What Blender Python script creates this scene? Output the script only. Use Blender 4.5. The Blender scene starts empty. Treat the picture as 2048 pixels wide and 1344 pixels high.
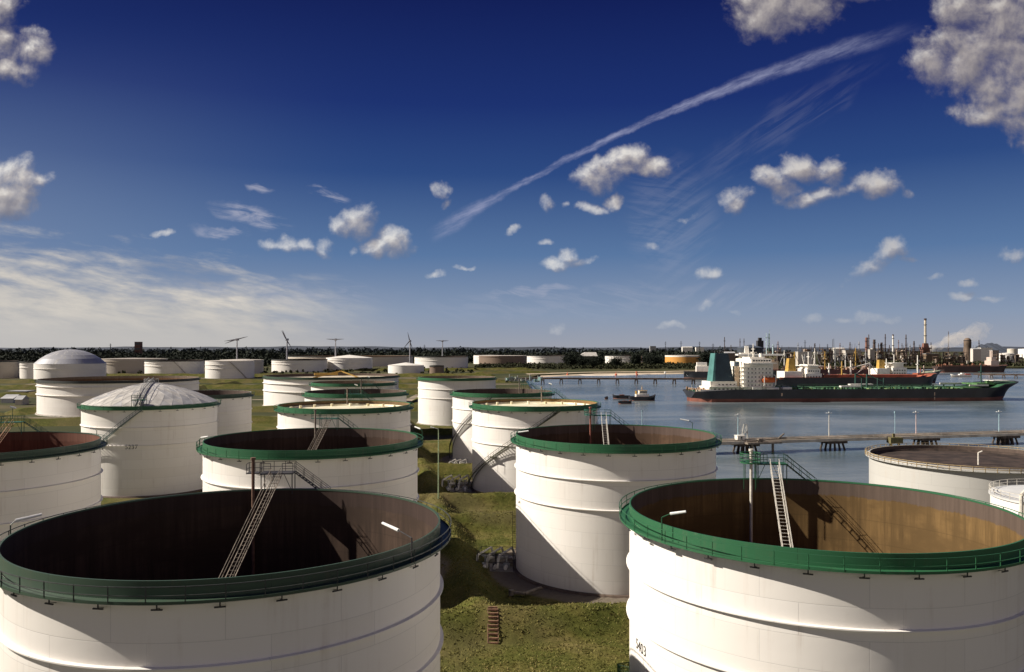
import bpy, bmesh, math, random
import numpy as np
from math import sin, cos, pi, radians, sqrt, atan, tan, asin

random.seed(7); RNG = np.random.default_rng(7)
S = bpy.context.scene
COL = S.collection
H = 38.6          # camera height above the terminal ground
F = 1640.0        # focal length expressed for a 2048 wide frame
WATER_Z = -3.0

# ------------------------------------------------------------------ camera
cam = bpy.data.cameras.new("camera"); camo = bpy.data.objects.new("camera", cam); COL.objects.link(camo)
camo.location = (0, 0, H); camo.rotation_euler = (radians(90), 0, 0)
cam.sensor_width = 36.0; cam.lens = F/2048*36.0; cam.shift_y = 24/2048
cam.clip_start = 0.5; cam.clip_end = 60000
S.camera = camo
S.render.resolution_x = 1024; S.render.resolution_y = 672

# ------------------------------------------------------------------ light
SUN_EL = radians(36.0)
SUN_DIR = (-0.9995, 0.03)             # horizontal direction towards the sun
S.view_settings.view_transform = 'Standard'; S.view_settings.look = 'None'
S.view_settings.exposure = 0.6; S.view_settings.gamma = 1.0
sl = bpy.data.lights.new("sun", 'SUN'); sl.energy = 5.0; sl.angle = radians(0.5); sl.color = (1.0, 0.92, 0.81)
so = bpy.data.objects.new("sun", sl); COL.objects.link(so)
from mathutils import Vector, Matrix
sv = Vector((SUN_DIR[0]*cos(SUN_EL), SUN_DIR[1]*cos(SUN_EL), sin(SUN_EL)))
so.rotation_euler = sv.to_track_quat('Z', 'Y').to_euler()

# ------------------------------------------------------------------ node helpers
class NG:
    def __init__(s, tree): s.t = tree; s.n = tree.nodes; s.l = tree.links
    def new(s, typ, **kw):
        nd = s.n.new(typ)
        for k, v in kw.items(): setattr(nd, k, v)
        return nd
    def put(s, sock, v):
        if v is None: return
        if isinstance(v, bpy.types.NodeSocket): s.l.new(v, sock)
        else: sock.default_value = v
    def math(s, op, a, b=None, c=None, clamp=False):
        nd = s.new('ShaderNodeMath', operation=op, use_clamp=clamp)
        s.put(nd.inputs[0], a); s.put(nd.inputs[1], b); s.put(nd.inputs[2], c)
        return nd.outputs[0]
    def vmath(s, op, a, b=None, out=0):
        nd = s.new('ShaderNodeVectorMath', operation=op)
        s.put(nd.inputs[0], a); s.put(nd.inputs[1], b)
        return nd.outputs[out]
    def mix(s, f, a, b, mode='MIX'):
        nd = s.new('ShaderNodeMix', data_type='RGBA', blend_type=mode)
        s.put(nd.inputs['Factor'], f)
        s.put(nd.inputs[6], a); s.put(nd.inputs[7], b)
        return nd.outputs[2]
    def noise(s, vec, scale, detail=4, rough=0.55, dist=0.0):
        nd = s.new('ShaderNodeTexNoise')
        s.put(nd.inputs['Vector'], vec)
        nd.inputs['Scale'].default_value = scale; nd.inputs['Detail'].default_value = detail
        nd.inputs['Roughness'].default_value = rough; nd.inputs['Distortion'].default_value = dist
        return nd.outputs[0]
    def ramp(s, f, stops, interp='LINEAR'):
        nd = s.new('ShaderNodeValToRGB'); cr = nd.color_ramp; cr.interpolation = interp
        while len(cr.elements) < len(stops): cr.elements.new(0.5)
        for e, (p, c) in zip(cr.elements, stops):
            e.position = p; e.color = (c[0], c[1], c[2], 1) if not isinstance(c, (int, float)) else (c, c, c, 1)
        s.put(nd.inputs[0], f)
        return nd.outputs[0]
    def sstep(s, x, lo, hi):
        nd = s.new('ShaderNodeMapRange', interpolation_type='SMOOTHSTEP')
        s.put(nd.inputs['Value'], x)
        nd.inputs['From Min'].default_value = lo; nd.inputs['From Max'].default_value = hi
        return nd.outputs[0]
    def mapping(s, vec, scale=(1, 1, 1), loc=(0, 0, 0), rot=(0, 0, 0)):
        nd = s.new('ShaderNodeMapping'); s.put(nd.inputs[0], vec)
        nd.inputs['Location'].default_value = loc; nd.inputs['Rotation'].default_value = rot; nd.inputs['Scale'].default_value = scale
        return nd.outputs[0]
    def tmap(s, vec, sx, sy, deg):
        """turn by deg, then stretch: sx / sy are frequencies along and across"""
        nd = s.new('ShaderNodeMapping', vector_type='TEXTURE'); s.put(nd.inputs[0], vec)
        nd.inputs['Rotation'].default_value = (0, 0, radians(deg)); nd.inputs['Scale'].default_value = (1/sx, 1/sy, 1)
        return nd.outputs[0]
    def combine(s, x, y, z):
        nd = s.new('ShaderNodeCombineXYZ'); s.put(nd.inputs[0], x); s.put(nd.inputs[1], y); s.put(nd.inputs[2], z)
        return nd.outputs[0]

# ------------------------------------------------------------------ world: sky, clouds, vapour trail
def build_world():
    w = bpy.data.worlds.new("World"); S.world = w; w.use_nodes = True
    t = w.node_tree; t.nodes.clear(); g = NG(t)
    out = g.new('ShaderNodeOutputWorld'); bg = g.new('ShaderNodeBackground'); g.l.new(bg.outputs[0], out.inputs[0])
    tc = g.new('ShaderNodeTexCoord').outputs['Generated']
    sep = g.new('ShaderNodeSeparateXYZ'); g.l.new(tc, sep.inputs[0]); x, y, z = sep.outputs
    sky = g.new('ShaderNodeTexSky', sky_type='NISHITA', sun_disc=False)
    sky.sun_elevation = SUN_EL; sky.sun_rotation = math.atan2(SUN_DIR[0], SUN_DIR[1])
    sky.altitude = 0; sky.air_density = 1.0; sky.dust_density = 1.5; sky.ozone_density = 4.0
    skyc = g.mix(1.0, sky.outputs[0], (0.08, 0.08, 0.08, 1), 'MULTIPLY')
    yy = g.math('MAXIMUM', y, 0.02)
    u = g.math('DIVIDE', x, yy); v = g.math('DIVIDE', z, yy)
    el = g.math('ARCSINE', z)
    # polarised, deep blue grading by elevation
    grad = g.ramp(g.math('MULTIPLY', el, 1/0.8), [
        (0.0, (0.30, 0.315, 0.365)), (0.05, (0.215, 0.275, 0.385)), (0.14, (0.084, 0.158, 0.31)),
        (0.26, (0.020, 0.056, 0.190)), (0.36, (0.0075, 0.023, 0.135)), (0.50, (0.0030, 0.0085, 0.080)), (1.0, (0.003, 0.008, 0.065))])
    # a little paler towards the left (sun side)
    left = g.sstep(u, -0.15, -0.75)
    grad = g.mix(g.math('MULTIPLY', left, g.math('MULTIPLY', g.sstep(v, 0.42, 0.1), 0.55)), grad, (0.17, 0.22, 0.34, 1))
    grad = g.mix(g.math('MULTIPLY', g.math('MULTIPLY', g.sstep(u, -0.05, -0.5), g.sstep(v, 0.10, 0.0)), 0.8), grad, (0.46, 0.44, 0.42, 1))
    base = g.mix(0.03, grad, skyc)
    # slow mottling
    p = g.combine(u, v, 0.0)
    # ---- cumulus blobs as directions
    blobs = [
     (10, 12, 30, 24, 0), (46, 92, 48, 34, 0), (26, 138, 42, 22, 0), (8, 74, 30, 34, 0),
     (30, 370, 50, 38, 0), (80, 364, 36, 16, 15), (28, 412, 48, 22, 0), (0, 395, 44, 40, 0),
     (884, 378, 20, 15, 0), (895, 402, 18, 9, 40),
     (690, 446, 26, 24, 0), (722, 438, 26, 30, 0), (752, 496, 28, 18, 0), (790, 486, 32, 24, 0), (700, 425, 20, 18, 0),
     (534, 488, 22, 13, 0), (573, 490, 26, 17, 0), (610, 486, 22, 15, 0), (645, 488, 22, 18, 0),
     (1210, 342, 50, 28, 10), (1262, 318, 40, 28, 20), (1300, 330, 36, 17, 0), (1188, 358, 32, 17, 0),
     (1090, 405, 17, 20, 0), (1180, 412, 26, 11, 0), (1222, 398, 24, 12, 20), (1133, 400, 12, 8, 0),
     (1118, 524, 36, 13, 0), (1138, 508, 17, 17, 0), (1162, 520, 28, 8, 8),
     (1465, 404, 26, 22, 0), (1485, 390, 22, 18, 0),
     (1546, 352, 34, 22, 0), (1598, 330, 38, 24, 0), (1655, 332, 32, 19, 0), (1568, 378, 26, 22, 0), (1600, 402, 42, 16, 0),
     (1652, 392, 36, 16, 0), (1690, 382, 30, 12, 0), (1745, 366, 44, 22, 0), (1668, 360, 16, 24, 0), (1805, 385, 16, 12, 0),
     (1370, 440, 20, 10, 0), (1298, 492, 16, 10, 0), (1422, 541, 26, 13, 0),
     (1778, 500, 36, 20, 15), (1738, 538, 40, 18, 20), (1806, 522, 26, 8, 0),
     (1412, 612, 17, 10, 20), (1470, 617, 14, 6, 0), (1745, 637, 44, 11, 0), (1690, 640, 26, 7, 0), (1625, 640, 30, 9, 0),
     (1930, 590, 32, 11, 0), (1990, 600, 34, 8, 0), (2025, 519, 34, 14, 0), (1942, 562, 24, 7, 0), (1870, 552, 20, 7, 0),
     (1114, 658, 18, 10, 0), (875, 547, 17, 9, 0), (322, 467, 22, 8, 0), (1340, 655, 34, 6, 0), (1025, 456, 18, 7, 0), (1088, 478, 20, 7, 0),
     (925, 530, 26, 5, 0), (708, 500, 10, 12, 0), (500, 398, 0.1, 0.1, 0),
     (1530, 22, 66, 44, 0), (1585, 4, 84, 44, 0), (1700, -30, 90, 22, 0),
     (1925, 96, 72, 46, 0), (1985, 36, 74, 46, 0), (2040, 110, 84, 84, 0), (1985, 165, 54, 46, 0), (1988, 226, 56, 28, 0),
     (2050, 200, 70, 70, 0), (1860, 130, 44, 38, 0), (2100, 60, 120, 120, 0), (1930, 10, 50, 40, 0), (1930, 130, 70, 50, 0),
     (-60, 90, 60, 80, 0), (2200, 300, 100, 40, 0), (2300, 520, 90, 30, 0), (-200, 300, 120, 60, 0), (-300, 120, 160, 70, 0)]
    def region(u0, u1):
        """the clouds of one sector of the sky"""
        mine = [b for b in blobs if b[0] > 1024+u0*F-2.2*b[2]-60 and b[0] < 1024+u1*F+2.2*b[2]+60]
        ng = bpy.data.node_groups.new("cloud_field", 'ShaderNodeTree')
        ng.interface.new_socket("Vector", in_out='INPUT', socket_type='NodeSocketVector')
        ng.interface.new_socket("Field", in_out='OUTPUT', socket_type='NodeSocketFloat')
        q = NG(ng); gi = q.new('NodeGroupInput'); go = q.new('NodeGroupOutput'); vec = gi.outputs[0]
        acc = None
        spv = q.new('ShaderNodeSeparateXYZ'); q.l.new(vec, spv.inputs[0])
        for (cx, cy, rx, ry, rot) in mine:
            if rx < 1: continue
            mp = q.new('ShaderNodeMapping', vector_type='TEXTURE')
            # the running value rides in z (scaled to nothing): keeps the nodes evaluated one after another
            q.l.new(vec if acc is None else q.combine(spv.outputs[0], spv.outputs[1], acc), mp.inputs[0])
            mp.inputs['Location'].default_value = ((cx-1024)/F, (696-cy)/F, 0)
            mp.inputs['Rotation'].default_value = (0, 0, radians(rot))
            mp.inputs['Scale'].default_value = (rx/F*1.15, ry/F*1.15, 1e5)
            ln = q.vmath('DOT_PRODUCT', mp.outputs[0], mp.outputs[0], out=1)
            fld = q.math('SUBTRACT', max(0.15, min(1.0, 0.1+rx*ry/900.0)), ln)
            acc = q.math('MAXIMUM', fld, -4.0) if acc is None else q.math('SMOOTH_MAX', acc, fld, 0.35)
        q.l.new(acc, go.inputs[0])
        def field(vec):
            nd = g.new('ShaderNodeGroup'); nd.node_tree = ng; g.l.new(vec, nd.inputs[0]); return nd.outputs[0]
        # domain warp
        wn = g.new('ShaderNodeTexNoise'); g.l.new(p, wn.inputs['Vector']); wn.inputs['Scale'].default_value = 22; wn.inputs['Detail'].default_value = 5
        warp = g.vmath('SCALE', g.vmath('SUBTRACT', wn.outputs['Color'], (0.5, 0.5, 0.5)), None)
        warp.node.inputs['Scale'].default_value = 0.036
        pw = g.vmath('ADD', p, warp)
        def billow(vec):
            a = g.noise(vec, 26, 7, 0.60, 0.2); b = g.noise(vec, 90, 4, 0.6)
            return g.math('ADD', g.math('MULTIPLY', g.math('SUBTRACT', a, 0.5), 3.6), g.math('MULTIPLY', g.math('SUBTRACT', b, 0.5), 1.1))
        n0 = billow(p); F0 = g.math('ADD', g.math('MAXIMUM', field(pw), -4.0), n0)
        off = g.vmath('ADD', pw, (-0.008, 0.013, 0)); offn = g.vmath('ADD', p, (-0.006, 0.009, 0))
        sa = lambda vv: g.math('MULTIPLY', g.math('SUBTRACT', g.noise(vv, 26, 4, 0.55, 0.2), 0.5), 3.4)
        F1 = g.math('ADD', g.math('MAXIMUM', field(off), -4.0), sa(offn)); Fs = g.math('ADD', g.math('MAXIMUM', field(pw), -4.0), sa(p))
        dens = g.math('MULTIPLY', g.sstep(F0, -0.65, 1.6), g.math('MULTIPLY', g.sstep(v, 0.555, 0.46), g.math('ADD', 0.78, g.math('MULTIPLY', g.sstep(v, 0.08, 0.25), 0.22))))
        dens = g.math('MULTIPLY', dens, 0.92)
        diff = g.math('SUBTRACT', Fs, F1)
        lit = g.math('ADD', 0.50, g.math('MULTIPLY', diff, 0.42), clamp=True)
        lit = g.math('SUBTRACT', lit, g.math('MULTIPLY', g.sstep(F0, 0.7, 2.2), 0.18), clamp=True)
        ccol = g.ramp(lit, [(0.0, (0.12, 0.12, 0.155)), (0.4, (0.26, 0.24, 0.25)), (0.70, (0.50, 0.455, 0.42)), (1.0, (0.92, 0.87, 0.78))])
        # clouds to the upper right lie in their own shade
        shade = g.math('MULTIPLY', g.sstep(u, 0.0, 0.5), 0.42)
        ccol = g.mix(shade, ccol, (0.20, 0.175, 0.185, 1))
        # low small clouds sink into the air
        farfade = g.sstep(v, 0.0, 0.10)
        dens = g.math('MULTIPLY', dens, g.math('ADD', 0.35, g.math('MULTIPLY', farfade, 0.65)))
        # ---- layered bank low on the left
        pl = g.tmap(p, 3.4, 19.0, -8)
        ln1 = g.noise(pl, 1.9, 8, 0.62, 0.35); ln2 = g.noise(g.tmap(p, 12, 46, -9), 1.5, 6, 0.6, 0.3)
        # upper border of the bank: falls from v=.135 at the left to 0.03 near u=-.1
        border = g.math('SUBTRACT', g.math('ADD', 0.046, g.math('MULTIPLY', u, -0.155)), v)   # >0 inside
        binside = g.math('ADD', g.math('MULTIPLY', border, 13.0), g.math('ADD', g.math('MULTIPLY', g.math('SUBTRACT', ln1, 0.5), 2.0), g.math('MULTIPLY', g.math('SUBTRACT', ln2, 0.5), 1.5)))
        bank = g.math('MULTIPLY', g.sstep(binside, -0.15, 1.1), g.sstep(u, -0.12, -0.34))
        low = g.sstep(v, 0.0, 0.055)
        bcol = g.ramp(g.math('ADD', g.math('MULTIPLY', ln1, 0.62), g.math('MULTIPLY', ln2, 0.38)), [(0.32, (0.30, 0.305, 0.33)), (0.44, (0.43, 0.42, 0.41)), (0.57, (0.55, 0.515, 0.465)), (0.74, (0.70, 0.64, 0.56))])
        gp_ = g.new('ShaderNodeMapping', vector_type='TEXTURE'); g.l.new(pw, gp_.inputs[0]); gp_.inputs['Location'].default_value = ((375-1024)/F, (696-545)/F, 0); gp_.inputs['Rotation'].default_value = (0, 0, radians(-9)); gp_.inputs['Scale'].default_value = (120/F, 28/F, 1)
        bcol = g.mix(g.math('MULTIPLY', g.sstep(g.vmath('DOT_PRODUCT', gp_.outputs[0], gp_.outputs[0], out=1), 1.3, 0.2), 0.62), bcol, (0.22, 0.23, 0.275, 1))
        bcol = g.mix(low, (0.46, 0.445, 0.43, 1), bcol)
        bank = g.math('MULTIPLY', bank, g.math('ADD', 0.75, g.math('MULTIPLY', low, 0.17)))
        # ---- thin streaks
        ci = None
        for (cx, cy, rx, ry, rot, wgt) in [(500, 430, 80, 22, -14, .62), (440, 462, 60, 12, -6, .5), (655, 384, 46, 9, -14, .6), (520, 378, 34, 8, -12, .55), (560, 400, 40, 10, 0, .0),
                                           (1060, 582, 100, 12, 6, .42), (1560, 250, 230, 40, 33, .085), (1340, 440, 90, 130, 0, .14), (500, 590, 300, 26, 0, .25), (1250, 600, 420, 34, 3, .16)]:
            if wgt <= 0: continue
            mp = g.new('ShaderNodeMapping', vector_type='TEXTURE'); g.l.new(pw, mp.inputs[0])
            mp.inputs['Location'].default_value = ((cx-1024)/F, (696-cy)/F, 0); mp.inputs['Rotation'].default_value = (0, 0, radians(rot))
            mp.inputs['Scale'].default_value = (rx/F*1.2, ry/F*1.2, 1)
            a = g.math('MULTIPLY', g.sstep(g.vmath('DOT_PRODUCT', mp.outputs[0], mp.outputs[0], out=1), 1.0, 0.0), wgt)
            ci = a if ci is None else g.math('MAXIMUM', ci, a)
        stn = g.noise(g.tmap(p, 10, 60, -10), 1.6, 6, 0.65, 0.8)
        stn2 = g.noise(g.tmap(p, 7, 62, 34), 1.6, 5, 0.6, 0.6)
        right = g.sstep(u, 0.12, 0.26)
        st = g.math('ADD', g.math('MULTIPLY', stn, g.math('SUBTRACT', 1.0, right)), g.math('MULTIPLY', stn2, right))
        ci = g.math('MULTIPLY', ci, g.sstep(st, 0.38, 0.66))
        # ---- vapour trail: a line in direction space
        ax, ay = (868-1024)/F, (696-470)/F; bx, by = (1870-1024)/F, (696-48)/F
        L = sqrt((bx-ax)**2+(by-ay)**2); dx, dy = (bx-ax)/L, (by-ay)/L
        tw = g.noise(p, 12, 3, 0.5); 
        du = g.math('SUBTRACT', u, ax); dv = g.math('SUBTRACT', v, ay)
        s_ = g.math('ADD', g.math('MULTIPLY', du, dx), g.math('MULTIPLY', dv, dy))
        d_ = g.math('SUBTRACT', g.math('MULTIPLY', dv, dx), g.math('MULTIPLY', du, dy))
        sn = g.math('DIVIDE', s_, L)
        # gentle bow and drift
        bow = g.math('MULTIPLY', g.math('MULTIPLY', sn, g.math('SUBTRACT', 1.0, sn)), 0.108)
        d_ = g.math('SUBTRACT', d_, bow)
        d_ = g.math('ADD', d_, g.math('MULTIPLY', g.math('SUBTRACT', g.noise(p, 26, 7, 0.68), 0.5), 0.013))
        wid = g.ramp(sn, [(0.0, 0.009), (0.06, 0.009), (0.16, 0.0034), (0.45, 0.0042), (0.8, 0.0095), (1.0, 0.0115)])
        rel = g.math('DIVIDE', g.math('ABSOLUTE', d_), wid)
        trail = g.math('MULTIPLY', g.sstep(rel, 1.45, 0.05), g.math('MULTIPLY', g.sstep(sn, -0.015, 0.03), g.sstep(sn, 1.0, 0.82)))
        trail = g.math('MULTIPLY', trail, g.math('MULTIPLY', g.ramp(sn, [(0.0, 0.75), (0.5, 1.0), (0.8, 0.62), (1.0, 0.4)]), g.math('ADD', 0.14, g.math('MULTIPLY', g.sstep(g.noise(g.tmap(p, 16, 90, 23), 1.3, 6, 0.68), 0.30, 0.70), 0.62))))
        c = base
        c = g.mix(ci, c, (0.42, 0.42, 0.50, 1))
        c = g.mix(trail, c, (0.34, 0.355, 0.50, 1))
        c = g.mix(bank, c, bcol)
        c = g.mix(dens, c, ccol)
        c = g.mix(g.sstep(z, 0.0, -0.01), c, (0.10, 0.10, 0.09, 1))
        bgn = g.new('ShaderNodeBackground'); g.l.new(c, bgn.inputs[0]); bgn.inputs[1].default_value = 0.76; return bgn.outputs[0]
    def mixs(f, a, b):
        nd = g.new('ShaderNodeMixShader'); g.l.new(f, nd.inputs[0]); g.l.new(a, nd.inputs[1]); g.l.new(b, nd.inputs[2]); return nd.outputs[0]
    # ---- the part of the sky behind the camera and overhead: unseen bright warm cloud, added to fill the shade
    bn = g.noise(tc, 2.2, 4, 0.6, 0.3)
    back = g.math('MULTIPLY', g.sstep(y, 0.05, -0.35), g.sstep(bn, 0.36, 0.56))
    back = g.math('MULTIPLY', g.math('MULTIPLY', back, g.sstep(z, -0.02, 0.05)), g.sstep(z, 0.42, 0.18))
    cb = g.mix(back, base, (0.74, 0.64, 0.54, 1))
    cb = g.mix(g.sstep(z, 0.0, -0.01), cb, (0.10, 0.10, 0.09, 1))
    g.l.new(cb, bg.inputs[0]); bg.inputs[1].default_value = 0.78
    front = g.math('MULTIPLY', g.math('GREATER_THAN', y, 0.06), g.math('LESS_THAN', v, 0.56))
    front = g.math('MULTIPLY', front, g.math('GREATER_THAN', z, -0.02))
    lt = lambda a: g.math('LESS_THAN', u, a)
    ra, rb_, rc, rd = region(-3, -0.25), region(-0.25, 0.09), region(0.09, 0.32), region(0.32, 3)
    fr = mixs(lt(0.09), mixs(lt(0.32), rd, rc), mixs(lt(-0.25), rb_, ra))
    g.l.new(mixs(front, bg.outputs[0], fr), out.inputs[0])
    w.cycles.sampling_method = 'MANUAL'; w.cycles.sample_map_resolution = 1024
build_world()

# ------------------------------------------------------------------ materials
MATS = {}
def mat(name, col, rough=0.6, var=0.18, scale=1.5, bump=0.0, metal=0.0, coord='Object', col2=None, spec=0.4, stretch=(1, 1, 1), bscale=None):
    if name in MATS: return MATS[name]
    m = bpy.data.materials.new(name); m.use_nodes = True; g = NG(m.node_tree)
    b = m.node_tree.nodes['Principled BSDF']
    tc = g.new('ShaderNodeTexCoord').outputs[coord]
    vec = g.mapping(tc, scale=stretch)
    n = g.noise(vec, scale, 6, 0.6)
    c2 = col2 if col2 else tuple(max(0, c*(1-2.2*var)) for c in col)
    c1 = tuple(min(1, c*(1+var)) for c in col)
    cc = g.ramp(n, [(0.3, c2), (0.62, c1)])
    g.l.new(cc, b.inputs['Base Color'])
    b.inputs['Roughness'].default_value = rough; b.inputs['Metallic'].default_value = metal
    b.inputs['Specular IOR Level'].default_value = spec
    if bump:
        bp = g.new('ShaderNodeBump'); bp.inputs['Distance'].default_value = bump; bp.inputs['Strength'].default_value = 0.8
        g.l.new(g.noise(vec, bscale or scale*3, 5, 0.6), bp.inputs['Height']); g.l.new(bp.outputs[0], b.inputs['Normal'])
    MATS[name] = m
    return m

def shell_mat(name, col, dirt=(0.42, 0.33, 0.25), amount=0.35, seam=0.12):
    if name in MATS: return MATS[name]
    m = bpy.data.materials.new(name); m.use_nodes = True; g = NG(m.node_tree)
    b = m.node_tree.nodes['Principled BSDF']
    uv = g.new('ShaderNodeTexCoord').outputs['UV']
    br = g.new('ShaderNodeTexBrick'); g.l.new(uv, br.inputs['Vector'])
    br.inputs['Color1'].default_value = (1, 1, 1, 1); br.inputs['Color2'].default_value = (0.955, 0.95, 0.94, 1); br.inputs['Mortar'].default_value = (1-seam*2, 1-seam*2, 1-seam*2, 1)
    br.inputs['Scale'].default_value = 1.0; br.inputs['Mortar Size'].default_value = 0.03; br.inputs['Mortar Smooth'].default_value = 0.5
    br.inputs['Brick Width'].default_value = 7.8; br.inputs['Row Height'].default_value = 2.45; br.offset = 0.37
    c = g.mix(1.0, (*col, 1), br.outputs['Color'], 'MULTIPLY')
    streak = g.noise(g.mapping(uv, scale=(1.1, 0.07, 1)), 1.0, 6, 0.65)
    patch = g.noise(g.mapping(uv, scale=(0.12, 0.2, 1)), 1.0, 5, 0.6)
    f = g.math('MULTIPLY', g.sstep(streak, 0.48, 0.78), g.sstep(patch, 0.40, 0.68))
    c = g.mix(g.math('MULTIPLY', f, amount), c, (*dirt, 1))
    sp = g.noise(g.mapping(uv, scale=(0.5, 0.32, 1)), 1.0, 2, 0.4)
    c = g.mix(g.math('MULTIPLY', g.sstep(sp, 0.77, 0.82), 0.45), c, (0.34, 0.30, 0.24, 1))
    g.l.new(c, b.inputs['Base Color']); b.inputs['Roughness'].default_value = 0.48; b.inputs['Specular IOR Level'].default_value = 0.35
    bp = g.new('ShaderNodeBump'); bp.inputs['Distance'].default_value = 0.05; bp.inputs['Strength'].default_value = 0.5
    big = g.noise(g.mapping(uv, scale=(0.25, 0.4, 1)), 1.0, 3, 0.5)
    g.l.new(g.math('ADD', g.math('MULTIPLY', br.outputs['Fac'], -0.25), big), bp.inputs['Height']); g.l.new(bp.outputs[0], b.inputs['Normal'])
    MATS[name] = m
    return m

def inner_mat(name, low, top, h):
    """rusty inside of a tank: a greyer band along the top 1.6 m where the seal never rubs"""
    m = bpy.data.materials.new(name); m.use_nodes = True; g = NG(m.node_tree)
    b = m.node_tree.nodes['Principled BSDF']
    uv = g.new('ShaderNodeTexCoord').outputs['UV']
    sep = g.new('ShaderNodeSeparateXYZ'); g.l.new(uv, sep.inputs[0])
    n = g.sstep(g.noise(g.mapping(uv, scale=(1.3, 0.07, 1)), 1.0, 7, 0.7), 0.32, 0.68)
    n2 = g.noise(g.mapping(uv, scale=(0.15, 0.3, 1)), 1.0, 4, 0.6)
    lo = g.mix(n, (*[c*0.62 for c in low], 1), (*[min(1, c*1.3) for c in low], 1))
    lo = g.mix(g.sstep(n2, 0.4, 0.65), lo, (*[c*0.72 for c in low], 1))
    tp = g.mix(n, (*[c*0.8 for c in top], 1), (*[min(1, c*1.15) for c in top], 1))
    f = g.sstep(g.math('ADD', sep.outputs[1], g.math('MULTIPLY', n, 0.3)), h-1.55, h-1.35)
    row = g.sstep(g.math('PINGPONG', sep.outputs[1], 1.225), 0.0, 0.09)
    lo = g.mix(g.math('MULTIPLY', g.math('SUBTRACT', 1.0, row), 0.3), lo, (*[c*0.4 for c in low], 1))
    g.l.new(g.mix(f, lo, tp), b.inputs['Base Color']); b.inputs['Roughness'].default_value = 0.8; b.inputs['Specular IOR Level'].default_value = 0.2
    return m

WHITE = shell_mat('white_paint', (0.82, 0.785, 0.735), amount=0.45, seam=0.10)
CREAM = shell_mat('cream_paint', (0.62, 0.56, 0.48))
TAN = shell_mat('tan_paint', (0.44, 0.39, 0.33))
GREYP = shell_mat('grey_paint', (0.50, 0.49, 0.46))
RUSTY = shell_mat('rust_brown_paint', (0.20, 0.145, 0.11))
ORANGE = shell_mat('orange_primer', (0.62, 0.30, 0.07))
GREEN = shell_mat('green_rim_paint', (0.027, 0.118, 0.052), dirt=(0.095, 0.11, 0.07), amount=0.75, seam=0.16)
DGREEN = shell_mat('faded_dark_green_paint', (0.045, 0.078, 0.052), dirt=(0.11, 0.085, 0.06), amount=0.7, seam=0.16)
TGREEN = mat('teal_green_paint', (0.026, 0.12, 0.08), 0.5, 0.2, 0.4)
DARKRIM = mat('weathered_dark_rim', (0.05, 0.055, 0.05), 0.6)
STEEL = mat('galvanised_steel', (0.34, 0.34, 0.33), 0.5, 0.15, 2.0)
BSTEEL = mat('brown_stained_steel', (0.22, 0.18, 0.14), 0.6, 0.3, 1.2)
DSTEEL = mat('dark_steel', (0.038, 0.036, 0.038), 0.7)
PALEST = mat('pale_painted_steel', (0.62, 0.58, 0.50), 0.5, 0.12, 1.5)
LAMPW = mat('white_lamp_plastic', (0.82, 0.82, 0.78), 0.3, 0.03)
ROOFD = mat('dark_floating_roof', (0.05, 0.038, 0.03), 0.8, 0.4, 0.4)
ROOFW = mat('pale_floating_roof', (0.78, 0.73, 0.56), 0.6, 0.1, 0.25, col2=(0.58, 0.49, 0.28))
DOMEM = mat('aluminium_dome_panel', (0.60, 0.57, 0.52), 0.42, 0.14, 0.35, metal=0.15)
DOMED = mat('greyed_dome_panel', (0.47, 0.46, 0.45), 0.42, 0.14, 0.4, metal=0.15)
CONC = mat('concrete', (0.33, 0.30, 0.26), 0.85, 0.2, 0.6, bump=0.01)
PIERC = mat('weathered_pier_concrete', (0.52, 0.47, 0.40), 0.85, 0.2, 0.3, col2=(0.32, 0.27, 0.21))
PILE = mat('dark_timber_pile', (0.075, 0.055, 0.042), 0.8, 0.3, 1.5)
RED = mat('red_oxide_paint', (0.17, 0.055, 0.035), 0.6, 0.25, 0.1)
BLACKP = mat('black_hull_paint', (0.022, 0.023, 0.028), 0.45, 0.3, 0.06)
DECKG = mat('green_deck_paint', (0.03, 0.095, 0.042), 0.6, 0.4, 0.12)
DECKO = mat('orange_red_deck_paint', (0.33, 0.095, 0.05), 0.6, 0.25, 0.12)
DECKB = mat('brown_deck_paint', (0.24, 0.11, 0.065), 0.6, 0.25, 0.12)
SHIPW = mat('ship_white_paint', (0.80, 0.76, 0.68), 0.5, 0.07, 0.25)
TEAL = mat('teal_funnel_paint', (0.07, 0.19, 0.175), 0.45, 0.12, 0.2)
NAVY = mat('navy_funnel_paint', (0.016, 0.038, 0.055), 0.45, 0.12, 0.2)
YELLOW = mat('yellow_ochre_paint', (0.46, 0.28, 0.06), 0.5, 0.12, 0.3)
ORNG = mat('lifeboat_orange', (0.62, 0.13, 0.025), 0.4, 0.08)
GLASS = mat('dark_window_glass', (0.025, 0.03, 0.035), 0.12, 0.0)
BRICKM = mat('red_brown_cladding', (0.15, 0.075, 0.055), 0.8, 0.3, 0.05)
GREYC = mat('blue_grey_cladding', (0.10, 0.12, 0.16), 0.7, 0.2, 0.03)
LGREY = mat('light_grey_cladding', (0.40, 0.40, 0.40), 0.7, 0.2, 0.03)
TURB = mat('turbine_grey_paint', (0.36, 0.36, 0.39), 0.5, 0.1, 0.1)
BARK = mat('bark', (0.07, 0.055, 0.04), 0.9)
WOODS = mat('rust_stained_step_board', (0.22, 0.12, 0.075), 0.8, 0.3, 2.0)
SAND = mat('pale_sand', (0.50, 0.40, 0.29), 0.95, 0.2, 0.02, col2=(0.30, 0.25, 0.17))
PINKC = mat('signal_orange_plastic', (0.60, 0.12, 0.05), 0.5)
BLACKT = mat('black_marking_paint', (0.015, 0.013, 0.012), 0.5, 0.0)

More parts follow.
